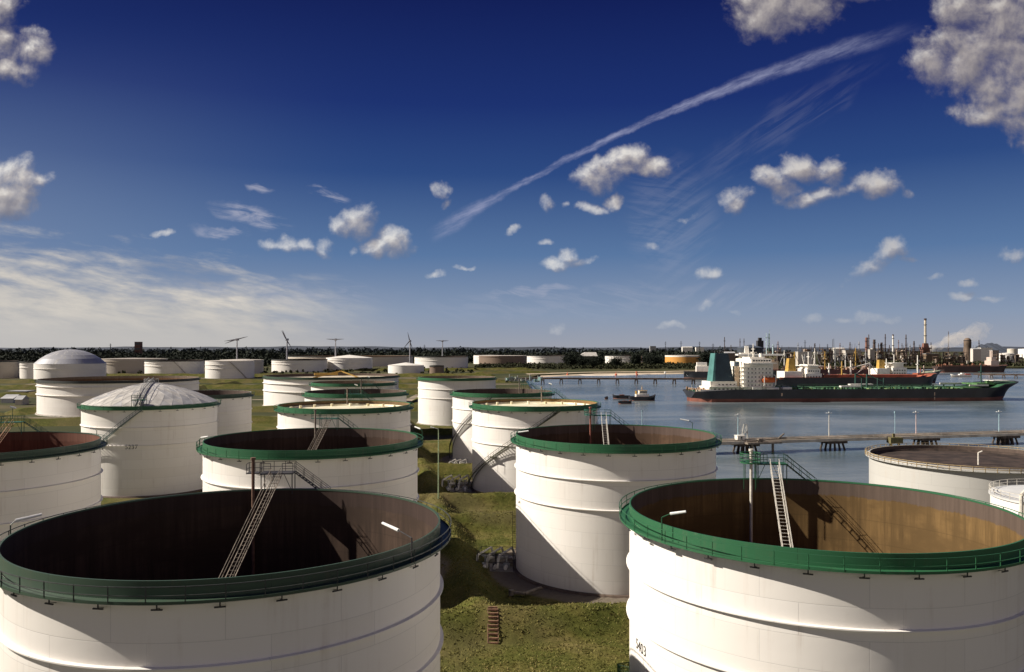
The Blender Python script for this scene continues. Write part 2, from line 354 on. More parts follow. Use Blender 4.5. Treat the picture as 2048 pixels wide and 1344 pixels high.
def leaf_mat(name, a, b, scale):
    return mat(name, a, 0.85, 0.2, scale, col2=b, spec=0.15)
LEAF = leaf_mat('dark_foliage', (0.017, 0.022, 0.014), (0.009, 0.012, 0.009), 0.05)
LEAF2 = leaf_mat('olive_foliage', (0.042, 0.044, 0.022), (0.022, 0.026, 0.013), 0.1)

# ------------------------------------------------------------------ mesh builder
def tag(o, label=None, cat=None, group=None, kind=None):
    if label: o['label'] = label
    if cat: o['category'] = cat
    if group: o['group'] = group
    if kind: o['kind'] = kind
    return o
def thing(name, label, cat, loc=(0, 0, 0), rz=0.0, group=None):
    o = bpy.data.objects.new(name, None); COL.objects.link(o); o.empty_display_size = 1.0
    o.location = loc; o.rotation_euler = (0, 0, rz)
    return tag(o, label, cat, group)

class MB:
    def __init__(s): s.v = []; s.f = []; s.mi = []; s.uv = {}; s.sm = []
    def addv(s, pts): i = len(s.v); s.v.extend([tuple(p) for p in pts]); return i
    def face(s, idx, mi=0, uv=None, smooth=False):
        if uv is not None: s.uv[len(s.f)] = uv
        s.f.append(tuple(idx)); s.mi.append(mi); s.sm.append(smooth)
    def box(s, x0, x1, y0, y1, z0, z1, mi=0):
        i = s.addv([(x0,y0,z0),(x1,y0,z0),(x1,y1,z0),(x0,y1,z0),(x0,y0,z1),(x1,y0,z1),(x1,y1,z1),(x0,y1,z1)])
        for q in ((0,3,2,1),(4,5,6,7),(0,1,5,4),(1,2,6,5),(2,3,7,6),(3,0,4,7)): s.face([i+k for k in q], mi)
        return s
    def cbox(s, c, d, rz=0.0, mi=0):
        """box centred at c with size d turned by rz"""
        ca, sa = cos(rz), sin(rz); pts = []
        for zz in (-.5, .5):
            for (a, b) in ((-.5,-.5),(.5,-.5),(.5,.5),(-.5,.5)):
                lx, ly = a*d[0], b*d[1]
                pts.append((c[0]+lx*ca-ly*sa, c[1]+lx*sa+ly*ca, c[2]+zz*d[2]))
        i = s.addv(pts)
        for q in ((0,3,2,1),(4,5,6,7),(0,1,5,4),(1,2,6,5),(2,3,7,6),(3,0,4,7)): s.face([i+k for k in q], mi)
        return s
    def taper(s, x0, x1, y0, y1, z0, a0, a1, b0, b1, z1, mi=0):
        i = s.addv([(x0,y0,z0),(x1,y0,z0),(x1,y1,z0),(x0,y1,z0),(a0,b0,z1),(a1,b0,z1),(a1,b1,z1),(a0,b1,z1)])
        for q in ((0,3,2,1),(4,5,6,7),(0,1,5,4),(1,2,6,5),(2,3,7,6),(3,0,4,7)): s.face([i+k for k in q], mi)
        return s
    def bar(s, a, b, r, n=4, r2=None, mi=0):
        a = Vector(a); b = Vector(b); d = b-a
        if d.length < 1e-6: return s
        d.normalize(); up = Vector((0,0,1)) if abs(d.z) < 0.95 else Vector((1,0,0))
        p = d.cross(up).normalized(); q = d.cross(p); r2 = r if r2 is None else r2
        pts = []
        for (c, rr) in ((a, r), (b, r2)):
            for k in range(n):
                t = 2*pi*(k+0.5)/n; pts.append(c + p*(cos(t)*rr) + q*(sin(t)*rr))
        i = s.addv(pts)
        for k in range(n):
            k2 = (k+1) % n; s.face((i+k, i+k2, i+n+k2, i+n+k), mi, smooth=n > 5)
        s.face([i+k for k in range(n)][::-1], mi); s.face([i+n+k for k in range(n)], mi)
        return s
    def poly(s, pts, r, n=4, mi=0):
        for a, b in zip(pts[:-1], pts[1:]): s.bar(a, b, r, n, mi=mi)
        return s
    def lathe(s, prof, n=96, a0=0.0, a1=2*pi, c=(0,0), mi=0, closed=False, smooth=True, mis=None):
        """prof: list of (r,z); angle 0 faces the viewer (-Y), growing to +X"""
        full = abs(a1-a0-2*pi) < 1e-6; m = n if full else n+1
        base = len(s.v); P = len(prof)
        for k in range(m):
            t = a0+(a1-a0)*k/n
            for (r, z) in prof: s.v.append((c[0]+r*sin(t), c[1]-r*cos(t), z))
        nj = P if closed else P-1
        for k in range(n):
            k2 = (k+1) % m if full else k+1
            t0 = a0+(a1-a0)*k/n; t1 = a0+(a1-a0)*(k+1)/n
            for j in range(nj):
                j2 = (j+1) % P
                r = max(prof[j][0], prof[j2][0])
                uv = [(t0*r, prof[j][1]), (t1*r, prof[j][1]), (t1*r, prof[j2][1]), (t0*r, prof[j2][1])]
                s.face((base+k*P+j, base+k2*P+j, base+k2*P+j2, base+k*P+j2), mis[j] if mis else mi, uv, smooth)
        return s
    def disc(s, r, z, n=64, c=(0,0), mi=0):
        i = s.addv([(c[0]+r*sin(2*pi*k/n), c[1]-r*cos(2*pi*k/n), z) for k in range(n)])
        s.face([i+k for k in range(n)], mi); return s
    def build(s, name, mats, parent=None, loc=None):
        me = bpy.data.meshes.new(name)
        me.from_pydata(s.v, [], s.f)
        if not isinstance(mats, (list, tuple)): mats = [mats]
        for m in mats: me.materials.append(m)
        me.polygons.foreach_set('material_index', s.mi)
        me.polygons.foreach_set('use_smooth', s.sm)
        if s.uv:
            ul = me.uv_layers.new(name='uv')
            for pi_, uv in s.uv.items():
                p = me.polygons[pi_]
                for k, li in enumerate(p.loop_indices): ul.data[li].uv = uv[k]
        me.update()
        if any(s.sm): me.set_sharp_from_angle(angle=radians(38))
        o = bpy.data.objects.new(name, me); COL.objects.link(o); o.cycles.shadow_terminator_geometry_offset = 0.0
        if parent: o.parent = parent
        if loc: o.location = loc
        return o

def X_at(px, Y): return (px-1024)/F*Y
def depth_at(py, z=0.0): return (H-z)*F/(py-696)

# ------------------------------------------------------------------ ground, water, embankments
SHORE = [(2600, 60), (420, 130), (240, 236), (150, 231), (100, 231), (52, 240), (46, 330), (38, 430), (26, 600), (18, 800), (16, 1040), (40, 1200), (130, 1290), (260, 1330), (430, 1420),
         (640, 1560), (900, 1640), (1300, 1690), (4000, 1700)]
def build_ground():
    m = bpy.data.materials.new('terminal_ground'); m.use_nodes = True; g = NG(m.node_tree); b = m.node_tree.nodes['Principled BSDF']
    tc = g.new('ShaderNodeTexCoord').outputs['Object']
    n1 = g.noise(tc, 0.012, 6, 0.6); n2 = g.noise(tc, 0.08, 5, 0.6); n3 = g.noise(tc, 0.003, 5, 0.6)
    c = g.ramp(n1, [(0.36, (0.032, 0.034, 0.015)), (0.5, (0.062, 0.060, 0.026)), (0.58, (0.12, 0.092, 0.05)), (0.68, (0.20, 0.15, 0.095))])
    c = g.mix(g.math('MULTIPLY', n2, 0.7), c, (0.035, 0.05, 0.02, 1))
    c = g.mix(g.sstep(n3, 0.56, 0.7), c, (0.13, 0.105, 0.07, 1))
    g.l.new(c, b.inputs['Base Color']); b.inputs['Roughness'].default_value = 0.95; b.inputs['Specular IOR Level'].default_value = 0.1
    # land polygon with the harbour left open
    me = bpy.data.meshes.new('ground')
    bm = bmesh.new()
    def quad(*p): bm.faces.new([bm.verts.new((x, y, -0.25)) for x, y in p])
    sh = [(50000, 55)] + SHORE + [(50000, 1720)]; kn = sh.index((52, 240)); kf = sh.index((40, 1200))
    for p, q in zip(sh[:kn], sh[1:kn+1]): quad((q[0], -2000), (p[0], -2000), p, q)            # near shore
    quad((-50000, -2000), (52, -2000), (52, 240), (-50000, 240))
    for p, q in zip(sh[kn:kf], sh[kn+1:kf+1]): quad((-50000, p[1]), p, q, (-50000, q[1]))     # left bank
    for p, q in zip(sh[kf:-1], sh[kf+1:]): quad(p, q, (q[0], 55000), (p[0], 55000))           # far shore
    quad((-50000, 1200), (40, 1200), (40, 55000), (-50000, 55000))
    for (x0, y0), (x1, y1) in zip(SHORE[:-1], SHORE[1:]):     # quay / bank down into the water
        q = [bm.verts.new(p) for p in ((x0, y0, -0.25), (x1, y1, -0.25), (x1, y1, -5), (x0, y0, -5))]; bm.faces.new(q)
    bm.normal_update(); bm.to_mesh(me); bm.free(); me.materials.append(m)
    o = bpy.data.objects.new('ground', me); COL.objects.link(o); tag(o, kind='structure')
    # water
    wm = bpy.data.materials.new('harbour_water'); wm.use_nodes = True; g = NG(wm.node_tree); b = wm.node_tree.nodes['Principled BSDF']
    tc = g.new('ShaderNodeTexCoord').outputs['Object']
    patch = g.noise(g.mapping(tc, scale=(0.006, 0.012, 1)), 1.0, 6, 0.62, 0.6)
    b.inputs['Base Color'].default_value = (0.035, 0.06, 0.085, 1)
    g.l.new(g.mix(g.sstep(patch, 0.40, 0.64), (0.095, 0.128, 0.142, 1), (0.19, 0.215, 0.225, 1)), b.inputs['Base Color'])
    g.l.new(g.ramp(patch, [(0.38, 0.12), (0.62, 0.27)]), b.inputs['Roughness']); b.inputs['IOR'].default_value = 1.33
    bp = g.new('ShaderNodeBump'); bp.inputs['Distance'].default_value = 0.16; bp.inputs['Strength'].default_value = 1.0
    w1 = g.noise(g.mapping(tc, scale=(0.35, 0.8, 1)), 1.0, 5, 0.62, 0.3); w2 = g.noise(g.mapping(tc, scale=(0.05, 0.10, 1)), 1.0, 4, 0.6)
    g.l.new(g.math('ADD', w1, g.math('MULTIPLY', w2, 1.6)), bp.inputs['Height']); g.l.new(bp.outputs[0], b.inputs['Normal'])
    MB().box(-50, 12000, 40, 2000, -9, WATER_Z).build('water', wm)
    tag(bpy.data.objects['water'], kind='structure')

def bern(d, top=1.0, slope=4.4, hh=3.0):
    d = np.abs(d); return np.clip((top+slope-d)/slope, 0, 1)*hh
EW = [112, 178, 202, 254, 318, 372]
def terrain_z(x, y):
    v = y - 0.15*x; u = x + 0.165*(y-112) + 4
    z = np.zeros_like(x)
    for k, vv in enumerate(EW): z = np.maximum(z, bern(v-vv, hh=3.0 if k < 4 else 2.4))
    for uu in (-104, -53, 0):
        z = np.maximum(z, bern(u-uu, top=0.8)*np.clip((v-108.5)/4, 0, 1))
    nz = 0.28*np.sin(x*0.21+np.cos(y*0.17)*1.7)+0.2*np.sin(y*0.31+x*0.11)+0.10*np.sin(x*1.1+y*0.7)*np.sin(y*1.3-x*0.4)
    z = z*(1+0.05*np.sin(x*0.5)*np.sin(y*0.43)) + nz*np.clip(z, 0.15, 1)*0.55 + 0.12
    return z
def shore_x(y):
    ys = [p[1] for p in SHORE[1:10]][::1]
    return None
def build_terrain():
    x = np.arange(-190, 58.01, 0.7); y = np.arange(60, 420, 0.9)
    Xg, Yg = np.meshgrid(x, y)
    Z = terrain_z(Xg, Yg)
    # trampled crest bumps
    Z += 0.07*np.sin(Xg*2.3+1.3*np.sin(Yg*1.7))*np.cos(Yg*2.1)
    sx = np.interp(Yg, [60, 200, 225, 240, 330, 430], [70, 70, 56, 50, 44, 36])
    Z = np.where(Xg > sx-3, Z - (Xg-sx+3)*0.9, Z)
    edge = (Xg < -188) | (Yg < 61) | (Yg > 418.5)
    Z = np.where(edge, -1.0, Z); Z = np.maximum(Z, -4.0)
    ny, nx = Xg.shape
    co = np.stack([Xg, Yg, Z], -1).reshape(-1, 3)
    idx = np.arange(nx*ny).reshape(ny, nx)
    fs = np.stack([idx[:-1, :-1], idx[:-1, 1:], idx[1:, 1:], idx[1:, :-1]], -1).reshape(-1, 4)
    me = bpy.data.meshes.new('embankments')
    me.vertices.add(len(co)); me.vertices.foreach_set('co', co.ravel())
    me.loops.add(len(fs)*4); me.loops.foreach_set('vertex_index', fs.ravel())
    me.polygons.add(len(fs)); me.polygons.foreach_set('loop_start', np.arange(0, len(fs)*4, 4)); me.polygons.foreach_set('loop_total', np.full(len(fs), 4))
    me.polygons.foreach_set('use_smooth', np.ones(len(fs), bool))
    me.update(calc_edges=True)
    m = bpy.data.materials.new('embankment_grass'); m.use_nodes = True; g = NG(m.node_tree); b = m.node_tree.nodes['Principled BSDF']
    tc = g.new('ShaderNodeTexCoord').outputs['Object']
    n1 = g.noise(tc, 0.11, 6, 0.62, 0.4); n2 = g.noise(tc, 1.3, 6, 0.7); n3 = g.noise(tc, 0.035, 3, 0.5)
    c = g.ramp(n1, [(0.33, (0.076, 0.084, 0.018)), (0.47, (0.100, 0.101, 0.023)), (0.56, (0.132, 0.118, 0.032)), (0.68, (0.180, 0.145, 0.056))])
    c = g.mix(g.sstep(n2, 0.40, 0.66), g.mix(1.0, c, (0.62, 0.64, 0.58, 1), 'MULTIPLY'), c)
    c = g.mix(g.math('MULTIPLY', g.sstep(n3, 0.5, 0.62), 0.45), c, (0.13, 0.10, 0.05, 1))
    # bare gravel apron round each tank of the middle column
    sepn = g.new('ShaderNodeSeparateXYZ'); g.l.new(tc, sepn.inputs[0])
    ap = None
    for (cx, cy) in ((18, 144), (6, 226), (-3, 283), (-33, 137)):
        d = g.vmath('DISTANCE', g.combine(sepn.outputs[0], sepn.outputs[1], 0), (cx, cy, 0), out=1)
        a = g.sstep(g.math('ADD', d, g.math('MULTIPLY', n1, 3.0)), 24.5, 23.0)
        ap = a if ap is None else g.math('MAXIMUM', ap, a)
    c = g.mix(g.math('MULTIPLY', ap, 0.85), c, g.mix(n2, (0.12, 0.095, 0.075, 1), (0.24, 0.20, 0.165, 1)))
    g.l.new(c, b.inputs['Base Color']); b.inputs['Roughness'].default_value = 0.95; b.inputs['Specular IOR Level'].default_value = 0.1
    bp = g.new('ShaderNodeBump'); bp.inputs['Distance'].default_value = 0.12; bp.inputs['Strength'].default_value = 1.0
    g.l.new(g.noise(tc, 2.2, 6, 0.75), bp.inputs['Height']); g.l.new(bp.outputs[0], b.inputs['Normal'])
    me.materials.append(m)
    o = bpy.data.objects.new('embankments', me); COL.objects.link(o); tag(o, kind='structure')

def build_far_bunds():
    """long low grass bunds and tracks between the far tanks"""
    m = bpy.data.objects['embankments'].data.materials[0]
    for (x0, y0, x1, y1, hh, w) in ((-420, 395, -75, 432, 3.2, 9), (-700, 455, -290, 470, 3, 9), (-190, 500, 20, 520, 3, 9), (-420, 660, -10, 700, 3.5, 10), (-900, 760, -60, 800, 3.5, 11),
                                     (-700, 905, 0, 930, 3.5, 11), (-1000, 1090, -20, 1120, 4, 12), (-290, 470, -300, 900, 3, 9), (-62, 520, -75, 900, 3, 9), (-600, 600, -640, 1000, 3, 9), (-60, 1240, 60, 1290, 3, 12), (-300, 1380, 40, 1440, 4, 14)):
        L = math.hypot(x1-x0, y1-y0); n = int(L/8); tx, ty = (x1-x0)/L, (y1-y0)/L; nx, ny = -ty, tx; b = MB(); prof = ((-w, -.4), (-w*.22, 1), (w*.22, 1), (w, -.4))
        for k in range(n+1):
            t = k/n; e = min(1, min(t, 1-t)*n/1.5)
            for (d, z) in prof: b.v.append((x0+tx*L*t+nx*d, y0+ty*L*t+ny*d, (z*hh*(1+.12*sin(k*1.3)) if z > 0 else z)*(e if z > 0 else 1)))
        for k in range(n):
            for j in range(3): i = 4*k+j; b.face((i, i+4, i+5, i+1), smooth=False)
        o = b.build('embankments', m); tag(o, kind='structure')
    rm = mat('pale_track_gravel', (0.26, 0.21, 0.15), 0.95, 0.25, 0.05)
    for (x0, y0, x1, y1, w) in ((-420, 440, -60, 470, 4), (-330, 600, 10, 640, 4), (-700, 850, 10, 880, 4.5), (-75, 470, -80, 1000, 3.5), (-500, 480, -520, 1000, 4), (-1100, 1040, -30, 1060, 5)):
        L = math.hypot(x1-x0, y1-y0); nx, ny = -(y1-y0)/L*w, (x1-x0)/L*w; b = MB(); i = b.addv([(x0-nx, y0-ny, -.2), (x1-nx, y1-ny, -.2), (x1+nx, y1+ny, -.2), (x0+nx, y0+ny, -.2)]); b.face((i, i+1, i+2, i+3)); tag(b.build('road', rm, None, (0, 0, 0.004*(1+int(w*3) % 5))), kind='structure')

def build_grass():
    """rough grass tufts over the embankments that can be seen between the tanks"""
    N = 120000
    xs = RNG.uniform(-16, 34, N); ys = 92 + (RNG.random(N)**1.6)*210
    xs2 = xs - 0.165*(ys-112)
    keep = np.ones(N, bool)
    for (cx, cy) in TANKS_XY: keep &= (xs2-cx)**2+(ys-cy)**2 > 21.0**2
    for (cx, cy) in ((18, 144), (6, 226)): keep &= (xs2-cx)**2+(ys-cy)**2 > 22.5**2
    # thin by clumps
    cl = np.sin(xs2*0.9+np.sin(ys*0.6)*2)*np.cos(ys*0.8+np.sin(xs2*0.5)*2)
    keep &= RNG.random(N) < (0.7+0.3*cl)
    keep &= ~((np.abs(xs2+2.6) < 1.1) & (ys > 105.5) & (ys < 112.5))
    xs2 = xs2[keep]; ys = ys[keep]; n = len(xs2)
    zs = terrain_z(xs2, ys)
    hgt = RNG.uniform(0.06, 0.20, n)*(1+0.3*np.clip(cl[keep], 0, 1)); w = RNG.uniform(0.05, 0.16, n); a = RNG.uniform(0, pi, n)
    lean = RNG.normal(0, 0.14, (n, 2))
    p0 = np.stack([xs2-np.cos(a)*w, ys-np.sin(a)*w, zs-0.05], -1); p1 = np.stack([xs2+np.cos(a)*w, ys+np.sin(a)*w, zs-0.05], -1)
    p2 = np.stack([xs2+lean[:, 0], ys+lean[:, 1], zs+hgt], -1)
    co = np.stack([p0, p1, p2], 1).reshape(-1, 3)
    me = raw_mesh('grass', co, np.arange(n*3).reshape(-1, 3))
    m = bpy.data.materials.new('grass_blades'); m.use_nodes = True; g = NG(m.node_tree); b = m.node_tree.nodes['Principled BSDF']
    tc = g.new('ShaderNodeTexCoord').outputs['Object']
    ri = g.new('ShaderNodeNewGeometry').outputs['Random Per Island']
    c = g.ramp(g.noise(tc, 0.16, 5, 0.6), [(0.36, (0.10, 0.11, 0.028)), (0.5, (0.15, 0.14, 0.04)), (0.62, (0.22, 0.18, 0.065))])
    c = g.mix(g.math('MULTIPLY', ri, 0.5), c, (0.20, 0.17, 0.065, 1))
    g.l.new(c, b.inputs['Base Color']); b.inputs['Roughness'].default_value = 0.9; b.inputs['Specular IOR Level'].default_value = 0.1
    me.materials.append(m)
    o = bpy.data.objects.new('grass', me); COL.objects.link(o); tag(o, 'rough dry grass over the embankments between the tanks', 'grass', kind='stuff')

def raw_mesh(name, co, fs):
    me = bpy.data.meshes.new(name); k = fs.shape[1]
    me.vertices.add(len(co)); me.vertices.foreach_set('co', co.ravel())
    me.loops.add(fs.size); me.loops.foreach_set('vertex_index', fs.ravel().astype(np.int32))
    me.polygons.add(len(fs)); me.polygons.foreach_set('loop_start', np.arange(0, fs.size, k)); me.polygons.foreach_set('loop_total', np.full(len(fs), k))
    me.update(calc_edges=True)
    return me

build_ground(); build_terrain(); build_far_bunds()

# ------------------------------------------------------------------ storage tanks
TANKS_XY = []
G_MAIN = 'white green-rimmed tanks of the near rows'
G_FAR = 'storage tanks of the far tank park'

def P(R, phi): return (R*sin(phi), -R*cos(phi))

def gauge_platform(root, R, h, phi, colour, ladder_to, roofz, pole_side=-1, stair_side=1, lampmast=False, ladder_mat=None, round_top=False, pole_mat=None):
    """raised gauging platform on the rim at angle phi, its stair to the walkway and the rolling ladder down to the floating roof"""
    px, py = P(R, phi); nin = Vector((-sin(phi), cos(phi), 0)); tt = Vector((cos(phi), sin(phi), 0))
    if tt.x < 0: tt = -tt             # tangent that runs to the right of the picture
    o = Vector((px, py, 0)); zt = h+1.75; rz = math.atan2(tt.y, tt.x)
    def W(a, b, z): return o + tt*a + nin*b + Vector((0, 0, z))
    pf = MB(); c = W(0, 0.1, zt); pf.cbox(c, (3.4, 1.9, 0.12), rz)
    for a in (-1.6, 1.6):
        pf.bar(W(a, -0.75, h-1.15), W(a, -0.75, zt), 0.06); pf.bar(W(a, -0.75, h-1.1), W(a*0.2, -0.75, zt), 0.04)
        pf.bar(W(a, 0.9, h-0.4), W(a, 0.9, zt), 0.06)
    plat = pf.build('gauging_platform', colour, root)
    rl = MB()
    for zz in (0.55, 1.1):
        rl.poly([W(-1.7, 1.0, zt+zz), W(-1.7, -0.8, zt+zz), W(1.7, -0.8, zt+zz)], 0.035)
        rl.bar(W(-1.7, 1.0, zt+zz), W(-0.6, 1.0, zt+zz), 0.035); rl.bar(W(0.6, 1.0, zt+zz), W(1.7, 1.0, zt+zz), 0.035)
    for (a, b) in ((-1.7, 1), (-1.7, .1), (-1.7, -.8), (-.6, -.8), (.6, -.8), (1.7, -.8), (1.7, 1), (.6, 1), (-.6, 1)):
        rl.bar(W(a, b, zt), W(a, b, zt+1.1), 0.035)
    rl.build('railing', colour, plat)
    # stair to the walkway
    st = MB(); s0 = 1.7; run = 3.6; drop = zt-(h-1.15); n = 11; ss = stair_side
    for b in (-0.75, 0.05):
        st.bar(W(ss*s0, b, zt), W(ss*(s0+run), b-0.35, h-1.1), 0.07)
        for zz in (0.55, 1.05): st.bar(W(ss*s0, b, zt+zz), W(ss*(s0+run), b-0.35, h-1.1+zz), 0.032)
        for k in range(5):
            t = k/4; st.bar(W(ss*(s0+run*t), b-0.35*t, zt-drop*t), W(ss*(s0+run*t), b-0.35*t, zt-drop*t+1.05), 0.03)
    for k in range(n):
        t = (k+0.5)/n; st.cbox(W(ss*(s0+run*t), -0.35-0.35*t, zt-drop*t), (0.26, 0.85, 0.04), rz)
    st.build('stair', colour, root)
    # rolling ladder
    if ladder_to is not None:
        lm = ladder_mat or STEEL
        A = W(0.15, 1.0, zt-0.1); B = Vector((ladder_to[0], ladder_to[1], roofz+0.5)); d = B-A; L = d.length; dn = d.normalized()
        side = dn.cross(Vector((0, 0, 1))).normalized(); up = side.cross(dn).normalized()
        ld = MB(); wd = 0.42
        for sgn in (-1, 1): ld.bar(A+side*wd*sgn, B+side*wd*sgn, 0.055)
        k = 0.3
        while k < L: ld.bar(A+dn*k-side*wd, A+dn*k+side*wd, 0.04); k += 0.52
        lo = ld.build('rolling_ladder', lm, root)
        hr = MB()
        for sgn in (-1, 1):
            hr.bar(A+side*wd*1.15*sgn+up*0.95, B+side*wd*1.15*sgn+up*0.95, 0.035)
            hr.bar(A+side*wd*1.15*sgn+up*0.5, B+side*wd*1.15*sgn+up*0.5, 0.025)
            k = 0.6
            while k < L: hr.bar(A+dn*k+side*wd*1.15*sgn, A+dn*k+side*wd*1.15*sgn+up*0.95, 0.025); k += 1.7
        hr.build('ladder_handrail', lm, lo)
    # gauge pole
    pp = MB(); a = pole_side*2.4
    pp.bar(W(a, 1.0, roofz+0.1), W(a, 1.0, zt+1.5), 0.17, 10); pp.bar(W(a, 1.0, zt+1.5), W(a, 1.0, zt+1.75), 0.28, 10)
    po = pp.build('gauge_pole', pole_mat or BSTEEL, root)
    rt = MB()
    cc = W(a, 0.6, 0)
    if round_top:
        rt.lathe([(0.0, zt+0.1), (1.15, zt+0.1), (1.15, zt+0.22), (0.0, zt+0.22)], 20, c=(cc.x, cc.y))
        for zz in (0.5, 0.95, 1.2): rt.lathe([(1.1, zt+zz), (1.18, zt+zz), (1.18, zt+zz+0.08), (1.1, zt+zz+0.08)], 20, c=(cc.x, cc.y), closed=True)
        for k in range(9):
            t = 2*pi*k/9; rt.bar((cc.x+1.14*cos(t), cc.y+1.14*sin(t), zt+0.1), (cc.x+1.14*cos(t), cc.y+1.14*sin(t), zt+1.25), 0.035)
        for k in range(4):
            t = 2*pi*k/4+.4; rt.bar((cc.x+0.9*cos(t), cc.y+0.9*sin(t), h-1.1), (cc.x+0.9*cos(t), cc.y+0.9*sin(t), zt+0.1), 0.045)
    else:
        rt.cbox(W(a-0.1, 0.3, zt+0.05), (1.3, 1.3, 0.08), rz)
        for zz in (0.5, 1.05): rt.poly([W(a-.7, .95, zt+zz), W(a-.7, -.35, zt+zz), W(a+.5, -.35, zt+zz)], 0.035)
        for (q, r_) in ((-.7, .95), (-.7, -.35), (.5, -.35), (-.1, -.35)): rt.bar(W(a+q, r_, zt), W(a+q, r_, zt+1.05), 0.035)
    rt.build('pole_platform', colour, root)
    if lampmast:
        lm_ = MB(); lm_.bar(W(-0.2, -0.6, zt), W(-0.2, -0.6, zt+2.6), 0.05, 6); lm_.build('lamp_mast', colour, root)
        l2 = MB(); l2.bar(W(-0.6, -0.6, zt+2.75), W(0.35, -0.6, zt+2.45), 0.16, 8); l2.build('lamp', LAMPW, root)

def rim_lamp(root, R, h, phi, colour, rise=2.4, reach=1.5, inward=True, ang=0.0, length=1.25):
    """slim post on the walkway whose arm carries a white tube lamp over the tank"""
    x, y = P(R+0.8, phi); m = MB(); z0 = h-1.15
    nin = Vector((-sin(phi), cos(phi), 0)); nin.rotate(Matrix.Rotation(ang, 3, 'Z'))
    a = Vector((x, y, z0)); b = a+Vector((0, 0, rise)); c = b+nin*0.7*reach+Vector((0, 0, 0.35))
    m.bar(a, b, 0.055, 6); m.bar(b, c, 0.045, 6)
    lp = m.build('lamp_post', colour, root)
    t = MB(); e = c+nin*length+Vector((0, 0, 0.28)); t.bar(c, e, 0.13, 8, 0.11); t.build('tube_lamp', LAMPW, lp)

def spiral_stair(root, R, h, p0, p1, colour, landing=None, z1=None):
    m = MB(); z1 = z1 if z1 is not None else h-1.15; n = int(abs(z1)/0.42)
    for k in range(n):
        t = (k+0.5)/n; ph = radians(p0+(p1-p0)*t); z = z1*t
        x, y = P(R+0.65, ph); m.cbox((x, y, z), (0.34, 1.0, 0.05), ph)
    so_ = m.build('spiral_stair', colour, root)
    r = MB(); seg = 40
    for (rr, zz, th) in ((R+1.15, 0, 0.17), (R+0.15, 0, 0.10), (R+1.15, 1.05, 0.06), (R+1.15, 0.55, 0.035)):
        pts = []
        for k in range(seg+1):
            t = k/seg; ph = radians(p0+(p1-p0)*t); x, y = P(rr, ph); pts.append((x, y, z1*t+zz))
        r.poly(pts, th)
    for k in range(0, seg+1):
        t = k/seg; ph = radians(p0+(p1-p0)*t); x, y = P(R+1.15, ph); r.bar((x, y, z1*t), (x, y, z1*t+1.05), 0.035)
    if landing is not None:
        ph = radians(landing); t = (landing-p0)/(p1-p0); x, y = P(R+0.8, ph); r.cbox((x, y, z1*t), (2.0, 1.5, 0.12), ph)
        for a in (-0.9, 0.9):
            xx, yy = x+cos(ph)*a+sin(ph)*0.7, y+sin(ph)*a-cos(ph)*0.7
            r.bar((xx, yy, z1*t-2.2), (xx, yy, z1*t+1.2), 0.05)
    r.build('stair_railing', colour, so_)

def number_on_shell(root, R, phi_deg, z, size, text):
    cu = bpy.data.curves.new('number', 'FONT'); cu.body = text; cu.size = size; cu.align_x = 'CENTER'; cu.extrude = 0.0
    ob = bpy.data.objects.new('number', cu); COL.objects.link(ob)
    dg = bpy.context.evaluated_depsgraph_get(); me = bpy.data.meshes.new_from_object(ob.evaluated_get(dg))
    COL.objects.unlink(ob); bpy.data.objects.remove(ob)
    for v in me.vertices:
        ph = radians(phi_deg)+v.co.x/R; zz = z+v.co.y; x, y = P(R+0.03, ph); v.co = (x, y, zz)
    me.materials.clear(); me.materials.append(BLACKT)
    o = bpy.data.objects.new('tank_number', me); COL.objects.link(o); o.parent = root

